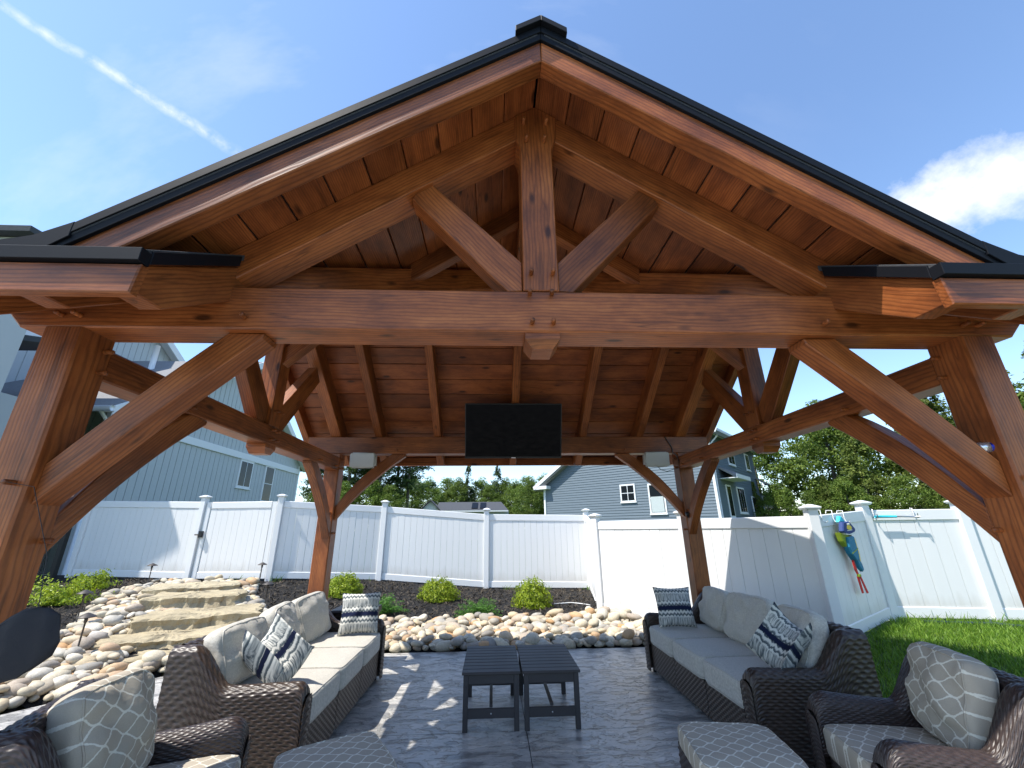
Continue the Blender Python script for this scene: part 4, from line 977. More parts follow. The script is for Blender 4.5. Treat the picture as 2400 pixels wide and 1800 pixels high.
# speakers
for sx, lb in ((-1.845, 'light grey outdoor speaker under the rear plate near the stone steps side'), (1.835, 'light grey outdoor speaker with loose wire under the rear plate near the navy house')):
    r = thing('speaker', (sx, 3.32, 2.23), lb, 'speaker', 'outdoor speakers')
    bm = bmesh.new(); bmesh.ops.create_cube(bm, size=1.0); bmesh.ops.scale(bm, vec=(.305, .16, .185), verts=bm.verts[:]); bmesh.ops.bevel(bm, geom=bm.edges[:], offset=.028, segments=4, affect='EDGES')
    me = bpy.data.meshes.new('cabinet'); bm.to_mesh(me); bm.free(); me.materials.append(SPKR); me.polygons.foreach_set('use_smooth', [True] * len(me.polygons))
    mw = T(sx, 3.30, 2.315) @ RX(.10) @ RZ(-.12 if sx > 0 else .08); c = link('cabinet', me, r, mw)
    bm = bmesh.new(); bmesh.ops.create_cube(bm, size=1.0); bmesh.ops.scale(bm, vec=(.285, .012, .165), verts=bm.verts[:]); bmesh.ops.bevel(bm, geom=bm.edges[:], offset=.005, segments=2, affect='EDGES')
    me = bpy.data.meshes.new('grille'); bm.to_mesh(me); bm.free(); me.materials.append(SPKR); sub('grille', me, c, mw @ T(0, -.078, 0))
    box('bracket', (sx - .04, 3.33, 2.395), (sx + .04, 3.45, 2.412), BLACKMET, r)
tube('cable', [(1.86, 3.35, 2.24), (1.90, 3.34, 2.19), (1.98, 3.35, 2.17), (2.08, 3.38, 2.20), (2.165, 3.385, 2.22)], .004, BLACKPL, pav, 6)
tube('cable', [(2.02, 3.382, 2.63), (2.06, 3.38, 2.56), (2.10, 3.38, 2.48), (2.10, 3.38, 2.42), (2.15, 3.384, 2.38), (2.20, 3.384, 2.20)], .006, BLACKPL, pav, 6)
fl_ = thing('spotlight', (2.2, 3.39, 1.66), 'small black spotlight fixed on the rear post between the knee braces', 'spotlight')
link('head', lathe_mesh('head', [(.012, 0), (.028, .02), (.032, .06), (.030, .062)], BLACKPL, 14), fl_, T(2.17, 3.37, 1.66) @ RX(PI / 2 + .5)); box('bracket', (2.155, 3.368, 1.645), (2.185, 3.391, 1.675), BLACKPL, fl_)
# drink can lying on the brace
cn = thing('drink_can', (2.10, .0, 1.82), 'blue and silver drink can lying in the crook of the right front brace', 'can')
cmw = T(2.128, -.005, 1.856) @ RZ(.10) @ RY(math.radians(72)) @ RX(.0)
cmw = frame((2.085, .045, 1.850), (0, 0, 1), (1, -.75, -.05)); rcan = .027
link('can_body', lathe_mesh('can_body', [(rcan, .035), (rcan, .122), (rcan * .93, .132)], CANB, 24), cn, cmw); link('label_band', lathe_mesh('label_band', [(rcan * 1.004, .066), (rcan * 1.004, .112)], CANS, 24), cn, cmw)
link('can_body', lathe_mesh('can_body', [(rcan * .9, -.004), (rcan, .004), (rcan, .0355)], CANO, 24), cn, cmw); link('can_end', lathe_mesh('can_end', [(rcan * .95, .128), (rcan * .98, .134), (rcan * .85, .137), (rcan * .80, .131)], CANS, 24), cn, cmw)
# black fabric hanging at the left post
hf = thing('hanging_bag', (-2.1, -.17, .9), 'limp black fabric bag hanging on a thin wire from the left front post', 'bag')
V = []; F = []; n = 20
prof = [(0, .0), (.02, .05), (.04, .075), (.085, .10), (.14, .108), (.19, .10), (.235, .07), (.262, .03), (.27, 0)]
for k, (dd, w) in enumerate(prof):
    for j in range(n):
        a = 2 * PI * j / n; V.append((dd * 1.0, w * math.cos(a) * (1 + .08 * math.sin(3 * a + k)), .013 * math.sin(a) * (w / .1 + .2) + .010 * math.sin(3 * a + 2 * k) * (w / .1)))
for k in range(len(prof) - 1):
    for j in range(n): F.append((k * n + j, k * n + (j + 1) % n, (k + 1) * n + (j + 1) % n, (k + 1) * n + j))
link('bag_body', new_mesh('bag_body', V, F, CLOTHBLK, True), hf, frame((-1.80, -.17, 1.225), (-.70, .0, -.62), (0, -1, 0)))
tube('wire', [(-1.875, -.165, 1.17), (-1.95, -.13, 1.42), (-2.10, -.12, 1.68), (-2.215, -.12, 1.70)], .0014, BLACKMET, hf, 5)
# storage box behind the sofa
sbx = thing('storage_box', (-1.9, 3.83, 0), 'black resin storage box with lid behind the far end of the sunlit sofa', 'storage box')
box('box_body', (-2.13, 3.64, 0), (-1.66, 4.02, .54), BLACKPL, sbx, .02); box('lid', (-2.145, 3.625, .54), (-1.645, 4.035, .61), BLACKPL, sbx, .03); box('handle', (-1.97, 3.605, .555), (-1.82, 3.63, .585), BLACKPL, sbx, .008)

# ------------------------------------------------------------------ things on the right fence
Gp = Vector(FP['G']); Hp = Vector(FP['H']); ev = Vector((Hp.x - Gp.x, Hp.y - Gp.y, 0)).normalized(); nv_ = Vector((ev.y, -ev.x, 0))
def pp(u, z, off=0.04): q = Gp + ev * u * .85 + nv_ * off; return Vector((q.x, q.y, .25 + (z - .03) * .85))
for k, (u, lb) in enumerate(((.22, 'white over-fence hook nearest the corner post, hanging empty'), (.62, 'white over-fence hook carrying the swim vest'), (1.02, 'white over-fence hook on the shaded panel, hanging empty beyond the vest'))):
    r = tag(tube('fence_hook', [pp(u, 1.68, -.04), pp(u, 1.722, -.03), pp(u, 1.722, .035), pp(u, 1.60, .035), pp(u, 1.555, .045), pp(u, 1.54, .075), pp(u, 1.56, .10)], .006, VINYL), lb, 'hook', 'white hooks over the fence')
vest = thing('swim_vest', pp(.66, .5), 'colourful child swim vest with navy flap and red straps hung on the fence', 'swim vest')
def pf(nm, poly, off, t, m, ch=.012): return prism(nm, [(u * .85, (1.65 - (1.65 - z) * .70) * .85) for u, z in poly], pp(0, 0, off), ev, (0, 0, 1), t, m, vest, 0, ch)
pf('collar', [(.60, 1.50), (.68, 1.63), (.74, 1.62), (.83, 1.50)], .075, .05, TURQ)
pf('front_flap', [(.52, 1.31), (.60, 1.50), (.83, 1.51), (.98, 1.36), (.96, 1.29), (.74, 1.24), (.58, 1.25)], .115, .06, NAVY)
pf('flap_trim', [(.55, 1.27), (.58, 1.235), (.74, 1.225), (.97, 1.275), (.97, 1.295), (.74, 1.245), (.58, 1.258)], .115, .066, WHITEF, .004)
em = pf('emblem', [(.66, 1.36), (.69, 1.42), (.75, 1.44), (.82, 1.42), (.85, 1.37), (.80, 1.335), (.71, 1.335)], .146, .006, YELLOW, .002)
pf('emblem', [(.66, 1.31), (.84, 1.325), (.84, 1.338), (.66, 1.323)], .146, .006, WHITEF, .002)
pf('emblem', [(.70, 1.44), (.72, 1.475), (.75, 1.46), (.79, 1.48), (.80, 1.445), (.75, 1.435)], .146, .006, WHITEF, .002)
pf('side_panel', [(.50, 1.28), (.54, 1.10), (.62, .98), (.72, .98), (.80, 1.22), (.60, 1.26)], .075, .07, LIME)
pf('back_panel', [(.64, 1.18), (.62, .98), (.66, .84), (.76, .70), (.88, .70), (.90, .90), (.88, 1.20)], .10, .075, TEAL)
pf('binding', [(.655, .84), (.895, .93), (.895, .95), (.655, .86)], .14, .006, LIME, .002)
pf('lower_flap', [(.80, .72), (.86, .52), (.93, .46), (.98, .50), (.96, .62), (.90, .74)], .10, .05, TEAL)
pf('gusset', [(.80, 1.24), (.86, .98), (.93, .95), (.95, 1.25)], .07, .05, CLOTHBLK); pf('lining', [(.78, 1.20), (.83, 1.02), (.87, 1.0), (.86, 1.18)], .11, .05, WHITEF)
pf('webbing', [(.95, 1.16), (.97, .80), (.95, .62), (1.0, .60), (1.03, .82), (1.01, 1.16)], .09, .03, YELLOW)
pf('strap', [(.72, .70), (.74, .50), (.78, .42), (.83, .42), (.80, .56), (.78, .72)], .09, .012, REDW, .003); pf('buckle', [(.77, .42), (.77, .37), (.84, .37), (.84, .42)], .10, .03, LIME, .004)
pf('strap', [(.77, .38), (.80, .04), (.86, .04), (.84, .38)], .085, .010, REDW, .003); pf('strap', [(.81, .38), (.92, .03), (.98, .03), (.86, .38)], .10, .010, REDW, .003)
Ip = Vector(FP['I']); e2_ = (Ip - Hp); e2_.z = 0; e2_.normalize(); n2_ = Vector((e2_.y, -e2_.x, 0))
pl_ = thing('pool_brush', Hp + Vector((0, 0, 1.6)), 'turquoise-handled pool pole hung flat along the top rail of the fence', 'pool pole')
tube('handle', [Hp + e2_ * .08 + n2_ * .10 + Vector((0, 0, 1.36)), Hp + e2_ * .36 + n2_ * .10 + Vector((0, 0, 1.36))], .018, TURQ, pl_); tube('rod', [Hp + e2_ * .36 + n2_ * .10 + Vector((0, 0, 1.36)), Hp + e2_ * .66 + n2_ * .10 + Vector((0, 0, 1.35))], .010, STEEL, pl_)
for u in (.10, .62): tube('hanger', [Hp + e2_ * u + n2_ * .01 + Vector((0, 0, 1.47)), Hp + e2_ * u + n2_ * .05 + Vector((0, 0, 1.47)), Hp + e2_ * u + n2_ * .05 + Vector((0, 0, 1.34)), Hp + e2_ * u + n2_ * .13 + Vector((0, 0, 1.34)), Hp + e2_ * u + n2_ * .13 + Vector((0, 0, 1.40))], .006, STEEL, pl_, 6)
tag(tube('garden_hose', [(5.5, 4.08, .27), (5.85, 3.94, .275), (6.2, 3.84, .28), (6.36, 3.70, .275), (6.53, 3.60, .28), (6.95, 3.34, .27), (7.4, 3.2, .27)], .022, HOSEG), 'dark green garden hose lying in the grass along the fence', 'hose')
tag(tube('irrigation_line', [(.95, 7.0, HT(.95, 7.0) + .03), (1.3, 7.1, HT(1.3, 7.1) + .03), (1.5, 6.98, HT(1.5, 6.98) + .03), (1.62, 6.85, HT(1.62, 6.85) + .03)], .008, VINYL), 'thin white irrigation line across the mulch by the golden shrub', 'hose')
# ------------------------------------------------------------------ houses
hl = thing('pale_house', (-14, 17.5, 0), 'pale blue board-and-batten house with gable wall and two windows beyond the gate', 'house')
def gable_wall(nm, x, y0, y1, zb, ze, zp, m, root, bw, batten):
    yc = (y0 + y1) / 2; rk = lambda y: zp - (zp - ze) * abs(y - yc) / ((y1 - y0) / 2)
    w = prism(nm, [(y0, zb), (y1, zb), (y1, ze), (yc, zp), (y0, ze)], (x - .1, 0, 0), (0, 1, 0), (0, 0, 1), .18, m, root, 0, .002)
    n = int((y1 - y0) / bw)
    for i in range(n):
        a = y0 + (y1 - y0) * i / n + .028; b = y0 + (y1 - y0) * (i + 1) / n
        pl = [(a, zb), (b, zb), (b, rk(b)), (a, rk(a))]
        if a < yc < b: pl = [(a, zb), (b, zb), (b, rk(b)), (yc, zp), (a, rk(a))]
        o = prism('siding_board', pl, (x, 0, 0), (0, 1, 0), (0, 0, 1), .030, m, None, 0, .004); o.parent = w; o.matrix_parent_inverse = w.matrix_basis.inverted()
    return w, rk
wl, rkl = gable_wall('wall', -12, 11.0, 24.0, .0, 5.25, 9.2, SIDL, hl, .30, True)
prism('band_board', [(11.0, 4.70), (24.0, 4.70), (24.0, 4.98), (11.0, 4.98)], (-11.955, 0, 0), *YZ, .07, TRIM, hl)
box('corner_board', (-12.08, 23.9, 0), (-11.95, 24.03, 5.2), TRIM, hl)
def window(root, o, U, w, h, mull_v=1, mull_h=0, fr=.09, m=TRIM, gl=GLASSDK, name='window'):
    """o = lower left corner on the wall face, U = along wall (left to right seen from outside)"""
    U = Vector(U).normalized(); Z = Vector((0, 0, 1)); N = U.cross(Z); o = Vector(o)
    f = prism(name, [(0, 0), (w, 0), (w, h), (0, h)], o + N * .015, U, Z, .05, m, root, 0, .004)
    def sp(nm, a, b, c, d, off, t, mt): 
        q = prism(nm, [(a, b), (c, b), (c, d), (a, d)], o + N * off, U, Z, t, mt, None, 0, .003); q.parent = f; q.matrix_parent_inverse = f.matrix_basis.inverted()
    nx = mull_v + 1; ny = mull_h + 1; pw = (w - 2 * fr - mull_v * .035) / nx; ph = (h - 2 * fr - mull_h * .035) / ny
    for i in range(nx):
        for j in range(ny): sp('pane', fr + i * (pw + .035), fr + j * (ph + .035), fr + i * (pw + .035) + pw, fr + j * (ph + .035) + ph, .0375, .012, gl)
    sp('sill', -.03, -.05, w + .03, .0, .03, .08, m)
    return f
window(hl, (-11.985, 17.95, 3.42), (0, 1, 0), 1.12, 1.28, 1, 0); window(hl, (-11.985, 20.2, 2.9), (0, 1, 0), .95, 1.85, 0, 1)
def roof_slab(root, nm, quad, t, m):
    a, b, c, d = [Vector(q) for q in quad]; n = (b - a).cross(d - a).normalized() * t
    V = [a, b, c, d, a + n, b + n, c + n, d + n]; return link(nm, new_mesh(nm, V, [(0, 3, 2, 1), (4, 5, 6, 7), (0, 1, 5, 4), (1, 2, 6, 5), (2, 3, 7, 6), (3, 0, 4, 7)], m), root)
sl = (9.2 - 5.25) / 6.5
roof_slab(hl, 'roof', [(-18, 10.5, 5.25 - .5 * sl), (-11.6, 10.5, 5.25 - .5 * sl), (-11.6, 17.5, 9.22), (-18, 17.5, 9.22)], .16, ROOFG)
roof_slab(hl, 'roof', [(-11.6, 24.5, 5.25 - .5 * sl), (-18, 24.5, 5.25 - .5 * sl), (-18, 17.5, 9.22), (-11.6, 17.5, 9.22)], .16, ROOFG)
for e, a in ((10.5, 1), (24.5, -1)):
    prism('rake_board', [(e, 5.25 - .5 * sl - .20), (e, 5.25 - .5 * sl + .16), (17.5, 9.38), (17.5, 9.02)], (-11.57, 0, 0), *YZ, .06, TRIM, hl)
    prism('soffit', [(e, 5.25 - .5 * sl - .04), (e, 5.25 - .5 * sl - .01), (17.5, 9.21), (17.5, 9.18)], (-11.78, 0, 0), *YZ, .36, TRIM, hl)
tube('gutter', [(-18, 10.42, 5.0), (-11.55, 10.42, 5.0)], .09, TRIM, hl, 10); tube('downspout', [(-11.9, 10.45, 4.95), (-11.95, 10.95, 4.6), (-11.93, 10.97, 0)], .05, TRIM, hl, 8)
tube('vent_pipe', [(-15.2, 15.6, 8.0), (-15.2, 15.6, 9.35)], .11, TRIM, hl, 12)
wt, rkt = gable_wall('wall', -18, 6.5, 22.5, 0, 9.1, 13.4, SIDL, hl, .34, True)
prism('band_board', [(6.5, 8.6), (22.5, 8.6), (22.5, 8.95), (6.5, 8.95)], (-17.955, 0, 0), *YZ, .07, TRIM, hl)
sl2 = (13.4 - 9.1) / 8
for e, s_ in ((6.0, 1), (23.0, -1)):
    q = [(-27, e, 9.1 - .5 * sl2), (-17.5, e, 9.1 - .5 * sl2), (-17.5, 14.5, 13.42), (-27, 14.5, 13.42)]; roof_slab(hl, 'roof', q if s_ > 0 else [q[1], q[0], q[3], q[2]], .18, ROOFD)
    prism('rake_board', [(e, 9.1 - .5 * sl2 - .22), (e, 9.1 - .5 * sl2 + .18), (14.5, 13.6), (14.5, 13.2)], (-17.46, 0, 0), *YZ, .07, TRIM, hl)
    prism('soffit', [(e, 9.1 - .5 * sl2 - .05), (e, 9.1 - .5 * sl2 - .01), (14.5, 13.40), (14.5, 13.36)], (-17.74, 0, 0), *YZ, .46, TRIM, hl)
roof_slab(hl, 'porch_roof', [(-17.9, 4.0, 4.9), (-12.5, 4.0, 4.9), (-12.5, 10.8, 7.0), (-17.9, 10.8, 7.0)], .15, ROOFD); box('porch_fascia', (-17.9, 3.9, 4.72), (-12.4, 4.0, 4.98), TRIM, hl)
box('shadow_wing_wall', (-17, 7.15, 0), (-12, 8.0, 8.5), SIDL, hl); roof_slab(hl, 'wing_roof', [(-17.2, 6.9, 8.5), (-11.6, 6.9, 8.5), (-11.6, 8.1, 8.6), (-17.2, 8.1, 8.6)], .15, ROOFD)  # wing wall and roof added to cast an eave shadow on the left fence
box('porch_wall', (-17.8, 6.0, 0), (-12.9, 10.4, 4.95), SIDL, hl)

# slate house, turned 45 degrees
hr = thing('slate_house', (11.5, 20, 0), 'slate blue lap-sided house with white trimmed windows behind the angled fence', 'house')
R0 = Vector((11.5, 20, 0)); Ul = Vector((-.7071, .7071, 0)); Ur = Vector((.7071, .7071, 0)); Z3 = Vector((0, 0, 1))
def lap_wall(nm, o, U, poly, m, root, pitch=.155, outN=None):
    """wall with real laps, clipped under the outline top(u)"""
    us = sorted(set(p[0] for p in poly)); u0, u1 = us[0], us[-1]
    top = [p for p in poly if p[1] > .01]; top.sort(); tu = [p[0] for p in top]; tz = [p[1] for p in top]
    U = Vector(U); N = outN; V = []; F = []; z = 0; zmax = max(tz); samples = np.linspace(u0, u1, 60)
    while z < zmax:
        ok = [u for u in samples if np.interp(u, tu, tz) >= z + pitch * .5]
        if ok:
            a, b = min(ok), max(ok); k = len(V)
            for u, zz, off in ((a, z, .028), (b, z, .028), (b, z + pitch, .004), (a, z + pitch, .004), (a, z, 0), (b, z, 0)): q = Vector(o) + U * u + N * off; V.append((q.x, q.y, zz))
            F += [(k, k + 1, k + 2, k + 3), (k + 4, k + 5, k + 1, k)]
        z += pitch
    w = link(nm, new_mesh(nm, V, F, m), root)
    return w
Nl = Vector((-.7071, -.7071, 0)); Nr = Vector((.7071, -.7071, 0))
prof_l = [(0, 0), (0, 6.7), (4.0, 8.95), (11.4, 4.5), (11.4, 0)]
prism('wall_core', [(u, z) for u, z in prof_l], R0 - Nl * .06, Ul, Z3, .10, SIDR, hr, 0, .002); lap_wall('wall', R0, Ul, prof_l, SIDR, hr, outN=Nl)
prof_r = [(0, 0), (0, 6.7), (9.0, 6.7), (9.0, 3.6), (13.2, 3.6), (13.2, 0)]
prism('wall_core', prof_r, R0 - Nr * .06, Ur, Z3, .10, SIDR, hr, 0, .002); lap_wall('wall', R0, Ur, [(0, 0), (0, 6.7), (9.0, 6.7), (9.0, 0)], SIDR, hr, outN=Nr); lap_wall('wall', R0, Ur, [(9.02, 0), (9.02, 3.6), (13.2, 3.6), (13.2, 0)], SIDR, hr, outN=Nr)
for u, h in ((11.4, 4.45), (.0, 6.6)):
    q = R0 + Ul * u + Nl * .02; timber('corner_board', q, q + Z3 * h, .14, .14, TRIM, hr, Nl)
q = R0 + Ur * 13.2 + Nr * .02; timber('corner_board', q, q + Z3 * 3.6, .14, .14, TRIM, hr, Nr)
def ul(u, z, off=0): q = R0 + Ul * u + Nl * off; return Vector((q.x, q.y, z))
def ur(u, z, off=0): q = R0 + Ur * u + Nr * off; return Vector((q.x, q.y, z))
# roof over the left gable, sloping both ways, ridge running back
back = Ur * 9.0
def rslab(nm, a, b, c, d, t, m): return roof_slab(hr, nm, [a, b, c, d], t, m)
rk1 = .601
a = ul(12.0, 4.5 - .36, .45); b = ul(4.0, 8.97, .45)
rslab('roof', a, b, b + back, a + back, -.18, ROOFG)
a2 = ul(-.6, 6.7 - .34, .45); rslab('roof', b, a2, a2 + back, b + back, -.18, ROOFG)
def slope_board(nm, p, q, off, h, t): 
    d = (q - p).normalized(); timber(nm, p, q, t, h, TRIM, hr, Z3)
slope_board('rake_board', ul(12.05, 4.5 - .39 + .05, .48), ul(4.0, 9.0, .48), 0, .24, .05); slope_board('rake_board', ul(4.0, 9.0, .48), ul(-.65, 6.36, .48), 0, .24, .05)
rslab('soffit', ul(12.0, 4.12, .46), ul(4.0, 8.93, .46), ul(4.0, 8.93, .02), ul(12.0, 4.12, .02), .03, TRIM)
box_e = timber('eave_return', ul(12.05, 4.18, .24), ul(10.9, 4.18, .24), .50, .22, TRIM, hr)
# lower hipped wing roof seen left of the gable
w0 = ul(12.1, 4.22, .45); rslab('wing_roof', ul(13.1, 4.22, -1.2), ul(11.3, 4.22, .40), ul(8.4, 6.2, -.4), ul(10.0, 6.2, -3.2), .12, ROOFG)
# eaves of the long side wall
rslab('soffit', ur(-.4, 6.42, .45), ur(9.3, 6.42, .45), ur(9.3, 6.42, .0), ur(-.4, 6.42, .0), .12, TRIM); timber('gutter', ur(-.45, 6.52, .48), ur(9.3, 6.52, .48), .12, .16, TRIM, hr)
tube('downspout', [ur(.35, 6.45, .46), ur(.35, 6.2, .40), ur(.12, 5.8, .08), ur(.12, .2, .08)], .045, TRIM, hr, 8)
rslab('porch_roof', ur(.9, 4.05, .9), ur(3.4, 4.05, .9), ur(3.4, 4.65, .0), ur(.9, 4.65, .0), -.10, ROOFG); timber('porch_fascia', ur(.85, 4.05, .9), ur(3.45, 4.05, .9), .05, .22, TRIM, hr); rslab('soffit', ur(.9, 3.95, .88), ur(3.4, 3.95, .88), ur(3.4, 3.95, 0), ur(.9, 3.95, 0), .04, TRIM)
rslab('porch_roof', ur(8.6, 3.75, 1.2), ur(14.0, 3.45, 1.2), ur(13.6, 4.4, .0), ur(8.6, 4.7, .0), -.10, ROOFG); timber('porch_fascia', ur(8.6, 3.72, 1.2), ur(14.0, 3.42, 1.2), .05, .22, TRIM, hr)
# windows of the lit gable wall (u grows leftwards, so pass the left-hand corner and run back towards the corner)
def wl_(u, z, w, h, mv, mh, gl=GLASSDK): return window(hr, ul(u, z, .03), -Ul, w, h, mv, mh, gl=gl)
wl_(5.55, 2.93, 1.0, 1.05, 1, 1); wl_(3.75, 2.20, 1.0, 1.70, 0, 1); 
cu_ = prism('curtain', [(0.12, .1), (.88, .1), (.88, .95), (.12, .95)], ul(3.75, 2.20, .083), -Ul, Z3, .01, CURT, hr)
def wr_(u, z, w, h, mv, mh): return window(hr, ur(u, z, .03), Ur, w, h, mv, mh)
wr_(1.6, 1.95, .85, 1.75, 0, 0); wr_(3.6, 2.2, 1.5, 1.5, 2, 0); wr_(6.6, .9, 1.2, 2.4, 0, 0); wr_(9.4, .9, 2.9, 1.9, 3, 0); wr_(9.4, 2.85, 2.9, .62, 3, 0); wr_(3.0, 4.95, 1.3, 1.1, 1, 0); wr_(6.8, 4.95, .9, 1.1, 1, 0)
lg = prism('deck_ledger', [(0, 0), (2.6, 0), (2.6, .16), (0, .16)], ul(5.2, 1.72, .05), -Ul, Z3, .06, plain('raw_lumber', (.42, .27, .13), .8), hr)

# distant low house
hd = thing('distant_house', (-4, 62, 0), 'distant low house roof with skylights and white gable peak over the fence', 'house')
box('wall', (-10.3, 60.2, 0), (2.0, 66, 4.0), SIDL, hd)
prism('gable_wall', [(-10.6, 3.8), (-7.6, 3.8), (-9.1, 5.3)], (0, 59.7, 0), *XZ, .2, TRIM, hd)
roof_slab(hd, 'roof', [(-8.6, 59.6, 3.9), (1.9, 59.6, 3.9), (1.0, 63, 5.2), (-8.2, 63, 5.2)], .15, ROOFD); roof_slab(hd, 'roof', [(-7.4, 59.2, 3.7), (-7.4, 62, 3.7), (-9.1, 62, 5.36), (-9.1, 59.2, 5.36)], .1, ROOFD); roof_slab(hd, 'roof', [(-10.8, 62, 3.7), (-10.8, 59.2, 3.7), (-9.1, 59.2, 5.36), (-9.1, 62, 5.36)], .1, ROOFD)
for x in (-3.3, -2.1): roof_slab(hd, 'skylight', [(x, 60.0, 4.22), (x + .85, 60.0, 4.22), (x + .85, 62.4, 5.13), (x, 62.4, 5.13)], .1, SCREEN)
timber('fascia', (-8.6, 59.58, 3.9), (1.9, 59.58, 3.9), .05, .2, TRIM, hd)

# ------------------------------------------------------------------ trees
def trunk_mesh(h, r, seed, limbs=7, lean=.03, top=.15, spread=.45, up=.5, z0=.35):
    rr = random.Random(seed); Vs = []; Fs = []
    def add(pts, rad, n=7):
        b = len(Vs)
        for i, p in enumerate(pts):
            for j in range(n): a = 2 * PI * j / n; Vs.append((p[0] + rad[i] * math.cos(a), p[1] + rad[i] * math.sin(a), p[2]))
        for i in range(len(pts) - 1):
            for j in range(n): Fs.append((b + i * n + j, b + i * n + (j + 1) % n, b + (i + 1) * n + (j + 1) % n, b + (i + 1) * n + j))
    ax = rr.uniform(-lean, lean); ay = rr.uniform(-lean, lean)
    add([(ax * h * t * t, ay * h * t * t, h * t - .2 * (t == 0)) for t in (0, .25, .5, .75, 1)], [r, r * .8, r * .6, r * .38, r * top])
    for k in range(limbs):
        t = z0 + (1 - z0) * (k + .5) / limbs; a = rr.uniform(0, 6.28); L = h * spread * (1.15 - t) * rr.uniform(.7, 1.2)
        p = (ax * h * t * t, ay * h * t * t, h * t); q = (p[0] + math.cos(a) * L * .6, p[1] + math.sin(a) * L * .6, p[2] + L * up * .5); s = (p[0] + math.cos(a) * L, p[1] + math.sin(a) * L, p[2] + L * up)
        add([p, q, s], [r * .35 * (1.1 - t), r * .2 * (1.1 - t), r * .06], 5)
    return new_mesh('trunk', Vs, Fs, TWIG, True)
def crown_broad(h, rad, z0, seed, n=5200, clumps=80, leaf=.16):
    g = np.random.default_rng(seed); C = []
    while len(C) < clumps:
        d = g.normal(size=3); d /= np.linalg.norm(d); rr_ = g.uniform(.35, 1.0) ** .6
        zc = (d[2] * rr_ * .5 + .5); wz = math.sin(PI * min(max(zc * .86 + .12, 0), 1)) ** .7
        C.append((d[0] * rr_ * rad * wz, d[1] * rr_ * rad * wz, z0 + zc * (h - z0)))
    C = np.array(C); cr = g.uniform(.16, .30, clumps) * rad
    k = g.integers(0, clumps, n); d = g.normal(size=(n, 3)); d /= np.linalg.norm(d, axis=1)[:, None]; s = g.uniform(.25, 1, n) ** .5
    P = C[k] + d * (cr[k] * s)[:, None] * np.array((1, 1, .75))
    return np_mesh('crown', leafcloud(P, d * .6 + np.array((0, 0, .5)), leaf, .6, .6), quads(n), LEAF_D, False)
def crown_hemlock(h, rad, z0, seed, n=6500, leaf=.15, mtl=None, power=.8):
    g = np.random.default_rng(seed); P = []; Nn = []
    nb = 110
    for b in range(nb):
        t = g.uniform(0, 1) ** .85; z = z0 + (h - z0) * t; R_ = rad * (1 - t) ** power * g.uniform(.65, 1.12) + .12; a = g.uniform(0, 6.28); m = max(8, int(n / nb * (.35 + 1.2 * (1 - t))))
        s = g.uniform(.15, 1, m) ** .7; w = (.20 + .10 * (1 - s)) * R_ * .5 + .06
        P.append(np.stack([math.cos(a) * s * R_ + g.normal(0, 1, m) * w * .6, math.sin(a) * s * R_ + g.normal(0, 1, m) * w * .6, z - s * s * R_ * .32 + g.normal(0, 1, m) * .10 * (1 + R_ * .3)], 1)); Nn.append(np.tile((math.cos(a) * .4, math.sin(a) * .4, .8), (m, 1)))
    P = np.vstack(P); Nn = np.vstack(Nn); return np_mesh('crown', leafcloud(P, Nn, leaf, .5, .45), quads(len(P)), mtl or LEAF_H, False)
def crown_pine(h, rad, z0, seed, leaf=.20, nb=46):
    g = np.random.default_rng(seed); P = []; Nn = []
    for b in range(nb):
        t = (b + g.uniform(0, 1)) / nb; z = z0 + (h - z0) * t; L = rad * (1 - t * .72) * g.uniform(.45, 1.1); a = g.uniform(0, 6.28); tuft = int(4 + L * 2.2)
        for q in range(tuft):
            s = g.uniform(.35, 1.0); c = np.array((math.cos(a) * L * s + g.normal(0, .18), math.sin(a) * L * s + g.normal(0, .18), z + L * s * .10 + g.normal(0, .10))); m = 17
            P.append(c + g.normal(0, 1, (m, 3)) * np.array((.34, .34, .12))); Nn.append(np.tile((0, 0, 1.0), (m, 1)))
    P = np.vstack(P); Nn = np.vstack(Nn); return np_mesh('crown', leafcloud(P, Nn, leaf, .35, .4), quads(len(P)), LEAF_P, False)
BR = [(crown_broad(10, 3.1, 1.2, 100 + k, 15000, 130, .105), trunk_mesh(9.3, .20, 200 + k)) for k in range(3)]
HM = [(crown_hemlock(11, 3.0, .5, 300 + k, 15000, .11), trunk_mesh(10.8, .20, 400 + k, 9, .02, .1, .28, -.15, .12)) for k in range(3)]
SPR = [(crown_hemlock(9, 2.3, .6, 500 + k, 6500, .12, LEAF_P, .85), trunk_mesh(8.9, .14, 600 + k, 8, .01, .1, .2, -.2, .15)) for k in range(2)]
PN = [(crown_pine(16, 3.4, 4.5, 700 + k), trunk_mesh(15.8, .22, 800 + k, 16, .02, .12, .20, .08, .28)) for k in range(3)]
def tree(kind, name, x, y, s, label, group, sz=None, cat='tree'):
    cr, tr = kind; r = thing(name, (x, y, -.07), label, cat, group, random.uniform(0, 6.28), worldspace=False)
    z = sz or s
    for nm, me in (('crown', cr), ('trunk', tr)): o = link(nm, me, r); o.scale = (s, s, z)
GR = 'trees beyond the white lawn fence'
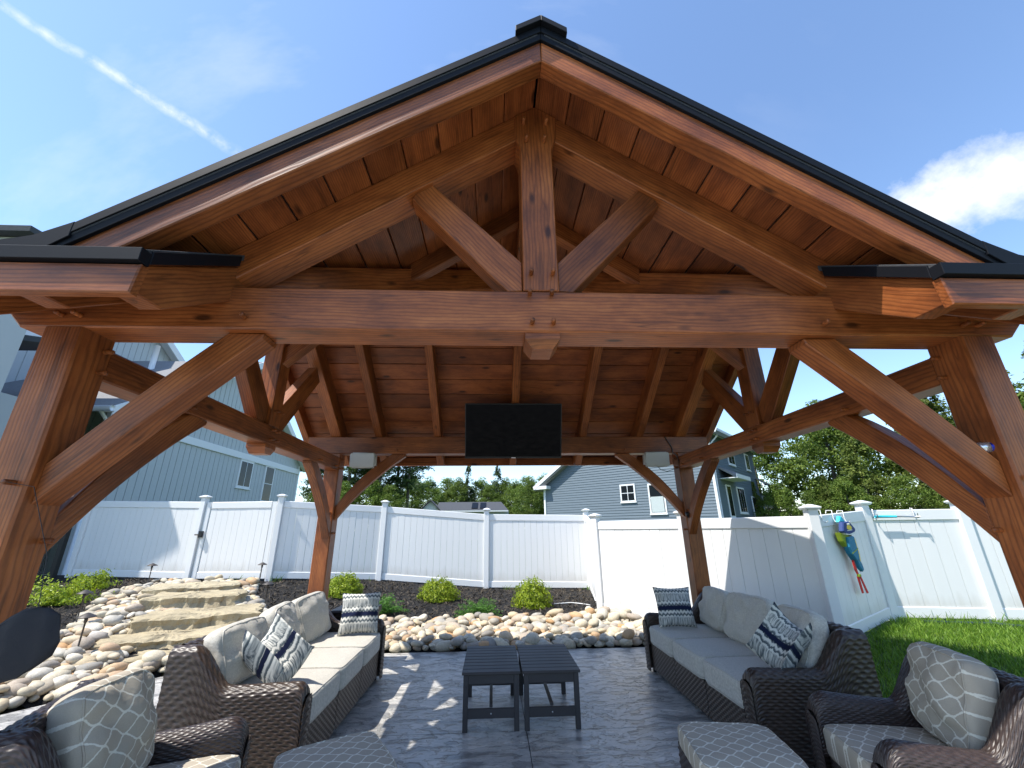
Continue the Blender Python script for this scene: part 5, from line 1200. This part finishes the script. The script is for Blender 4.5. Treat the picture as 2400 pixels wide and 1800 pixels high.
right = [(HM, 22.5, 23.0, .96, 'n'), (HM, 25.2, 20.5, 1.0, 'n'), (BR, 20.0, 29.5, .98, 'n'), (BR, 24.0, 27.0, 1.08, 'n'), (HM, 27.8, 24.0, 1.10, 'n'), (BR, 31.0, 22.0, 1.12, 'n'), (HM, 29.5, 17.6, 1.05, 'n'), (HM, 33.5, 18.5, 1.18, 'n'), (BR, 36.0, 14.5, 1.2, 'n'), (HM, 32.5, 12.4, 1.05, 'n'), (BR, 28.2, 14.0, .80, 'n'), (HM, 36.5, 9.6, 1.2, 'n'), (BR, 33.0, 6.0, 1.15, 'n'), (HM, 38, 3.0, 1.3, 'n'), (BR, 27.5, 30.5, 1.2, 'n'), (HM, 32.0, 28.5, 1.3, 'n')]
def top_z(x, y):                                            # ridge line of the wood, by bearing
    v = Vector((x, y, 0)) - CP; k = v.dot(CR) / v.dot(CF); return 1.5 + Vector((v.x, v.y)).length * float(np.interp(k, [.40, .55, .65, .78, .9, 1.05, 1.2, 1.4], [.135, .165, .19, .215, .225, .245, .26, .28]))
for i, (K, x, y, s, _) in enumerate(right):
    hem = K is HM; s = top_z(x, y) * random.uniform(.90, 1.06) / (11 if hem else 10)
    tree(K[i % 3], 'hemlock_tree' if hem else 'broadleaf_tree', x, y, s, 'dense hemlock with drooping green sprays beyond the lawn fence' if hem else 'leafy broadleaf tree with rounded crown beyond the lawn fence', GR + (' (hemlocks)' if hem else ' (broadleaf)'))
for i, (x, y, s) in enumerate(((-17.8, 46, .95), (-15.6, 44, 1.05), (-13.6, 47, .92), (-12.3, 43.5, 1.0), (-10.9, 46, 1.08), (-9.4, 44.5, .98), (-16.6, 49, 1.1), (-19.4, 45, 1.0))):
    tree(PN[i % 3], 'pine_tree', x, y, s, 'tall bare-trunked white pine seen past the left rear post', 'pines beyond the back fence')
for x, y, s, k in ((-4.35, 68.5, 1.30, 0), (.55, 69, 1.33, 1)): tree(SPR[k], 'spruce_tree', x, y, s, ('pointed spruce behind the skylights of the distant roof' if k == 0 else 'pointed spruce beside the end of the distant roof'), 'spruces between the houses')
for i, (x, y, s) in enumerate(((-14.5, 40, .60), (-12.6, 41, .68), (-10.6, 41.5, .60), (-13.0, 66, .98), (-10.6, 67, .95), (-8.0, 70, 1.0), (-6.0, 68, .95), (-2.3, 70, .98), (-.9, 67, .86), (1.9, 69, .95), (3.4, 66, .90), (5.2, 64, .95), (3.6, 42, .62), (5.4, 44, .72), (-16.8, 41, .62), (7.2, 43, .78))):
    tree(BR[i % 3], 'broadleaf_tree', x, y, s, 'small rounded green tree in the row behind the back fence', 'low trees behind the back fence')
for i in range(34):
    x = 15.5 + i * .62; y = 26.5 - i * .60 + random.uniform(-1.0, 1.0)
    tree(BR[i % 3] if i % 2 else HM[i % 3], 'young_tree', x, y, .33 + .03 * (i % 4), 'bushy young tree filling the wood edge just behind the lawn fence', 'young trees along the wood edge')
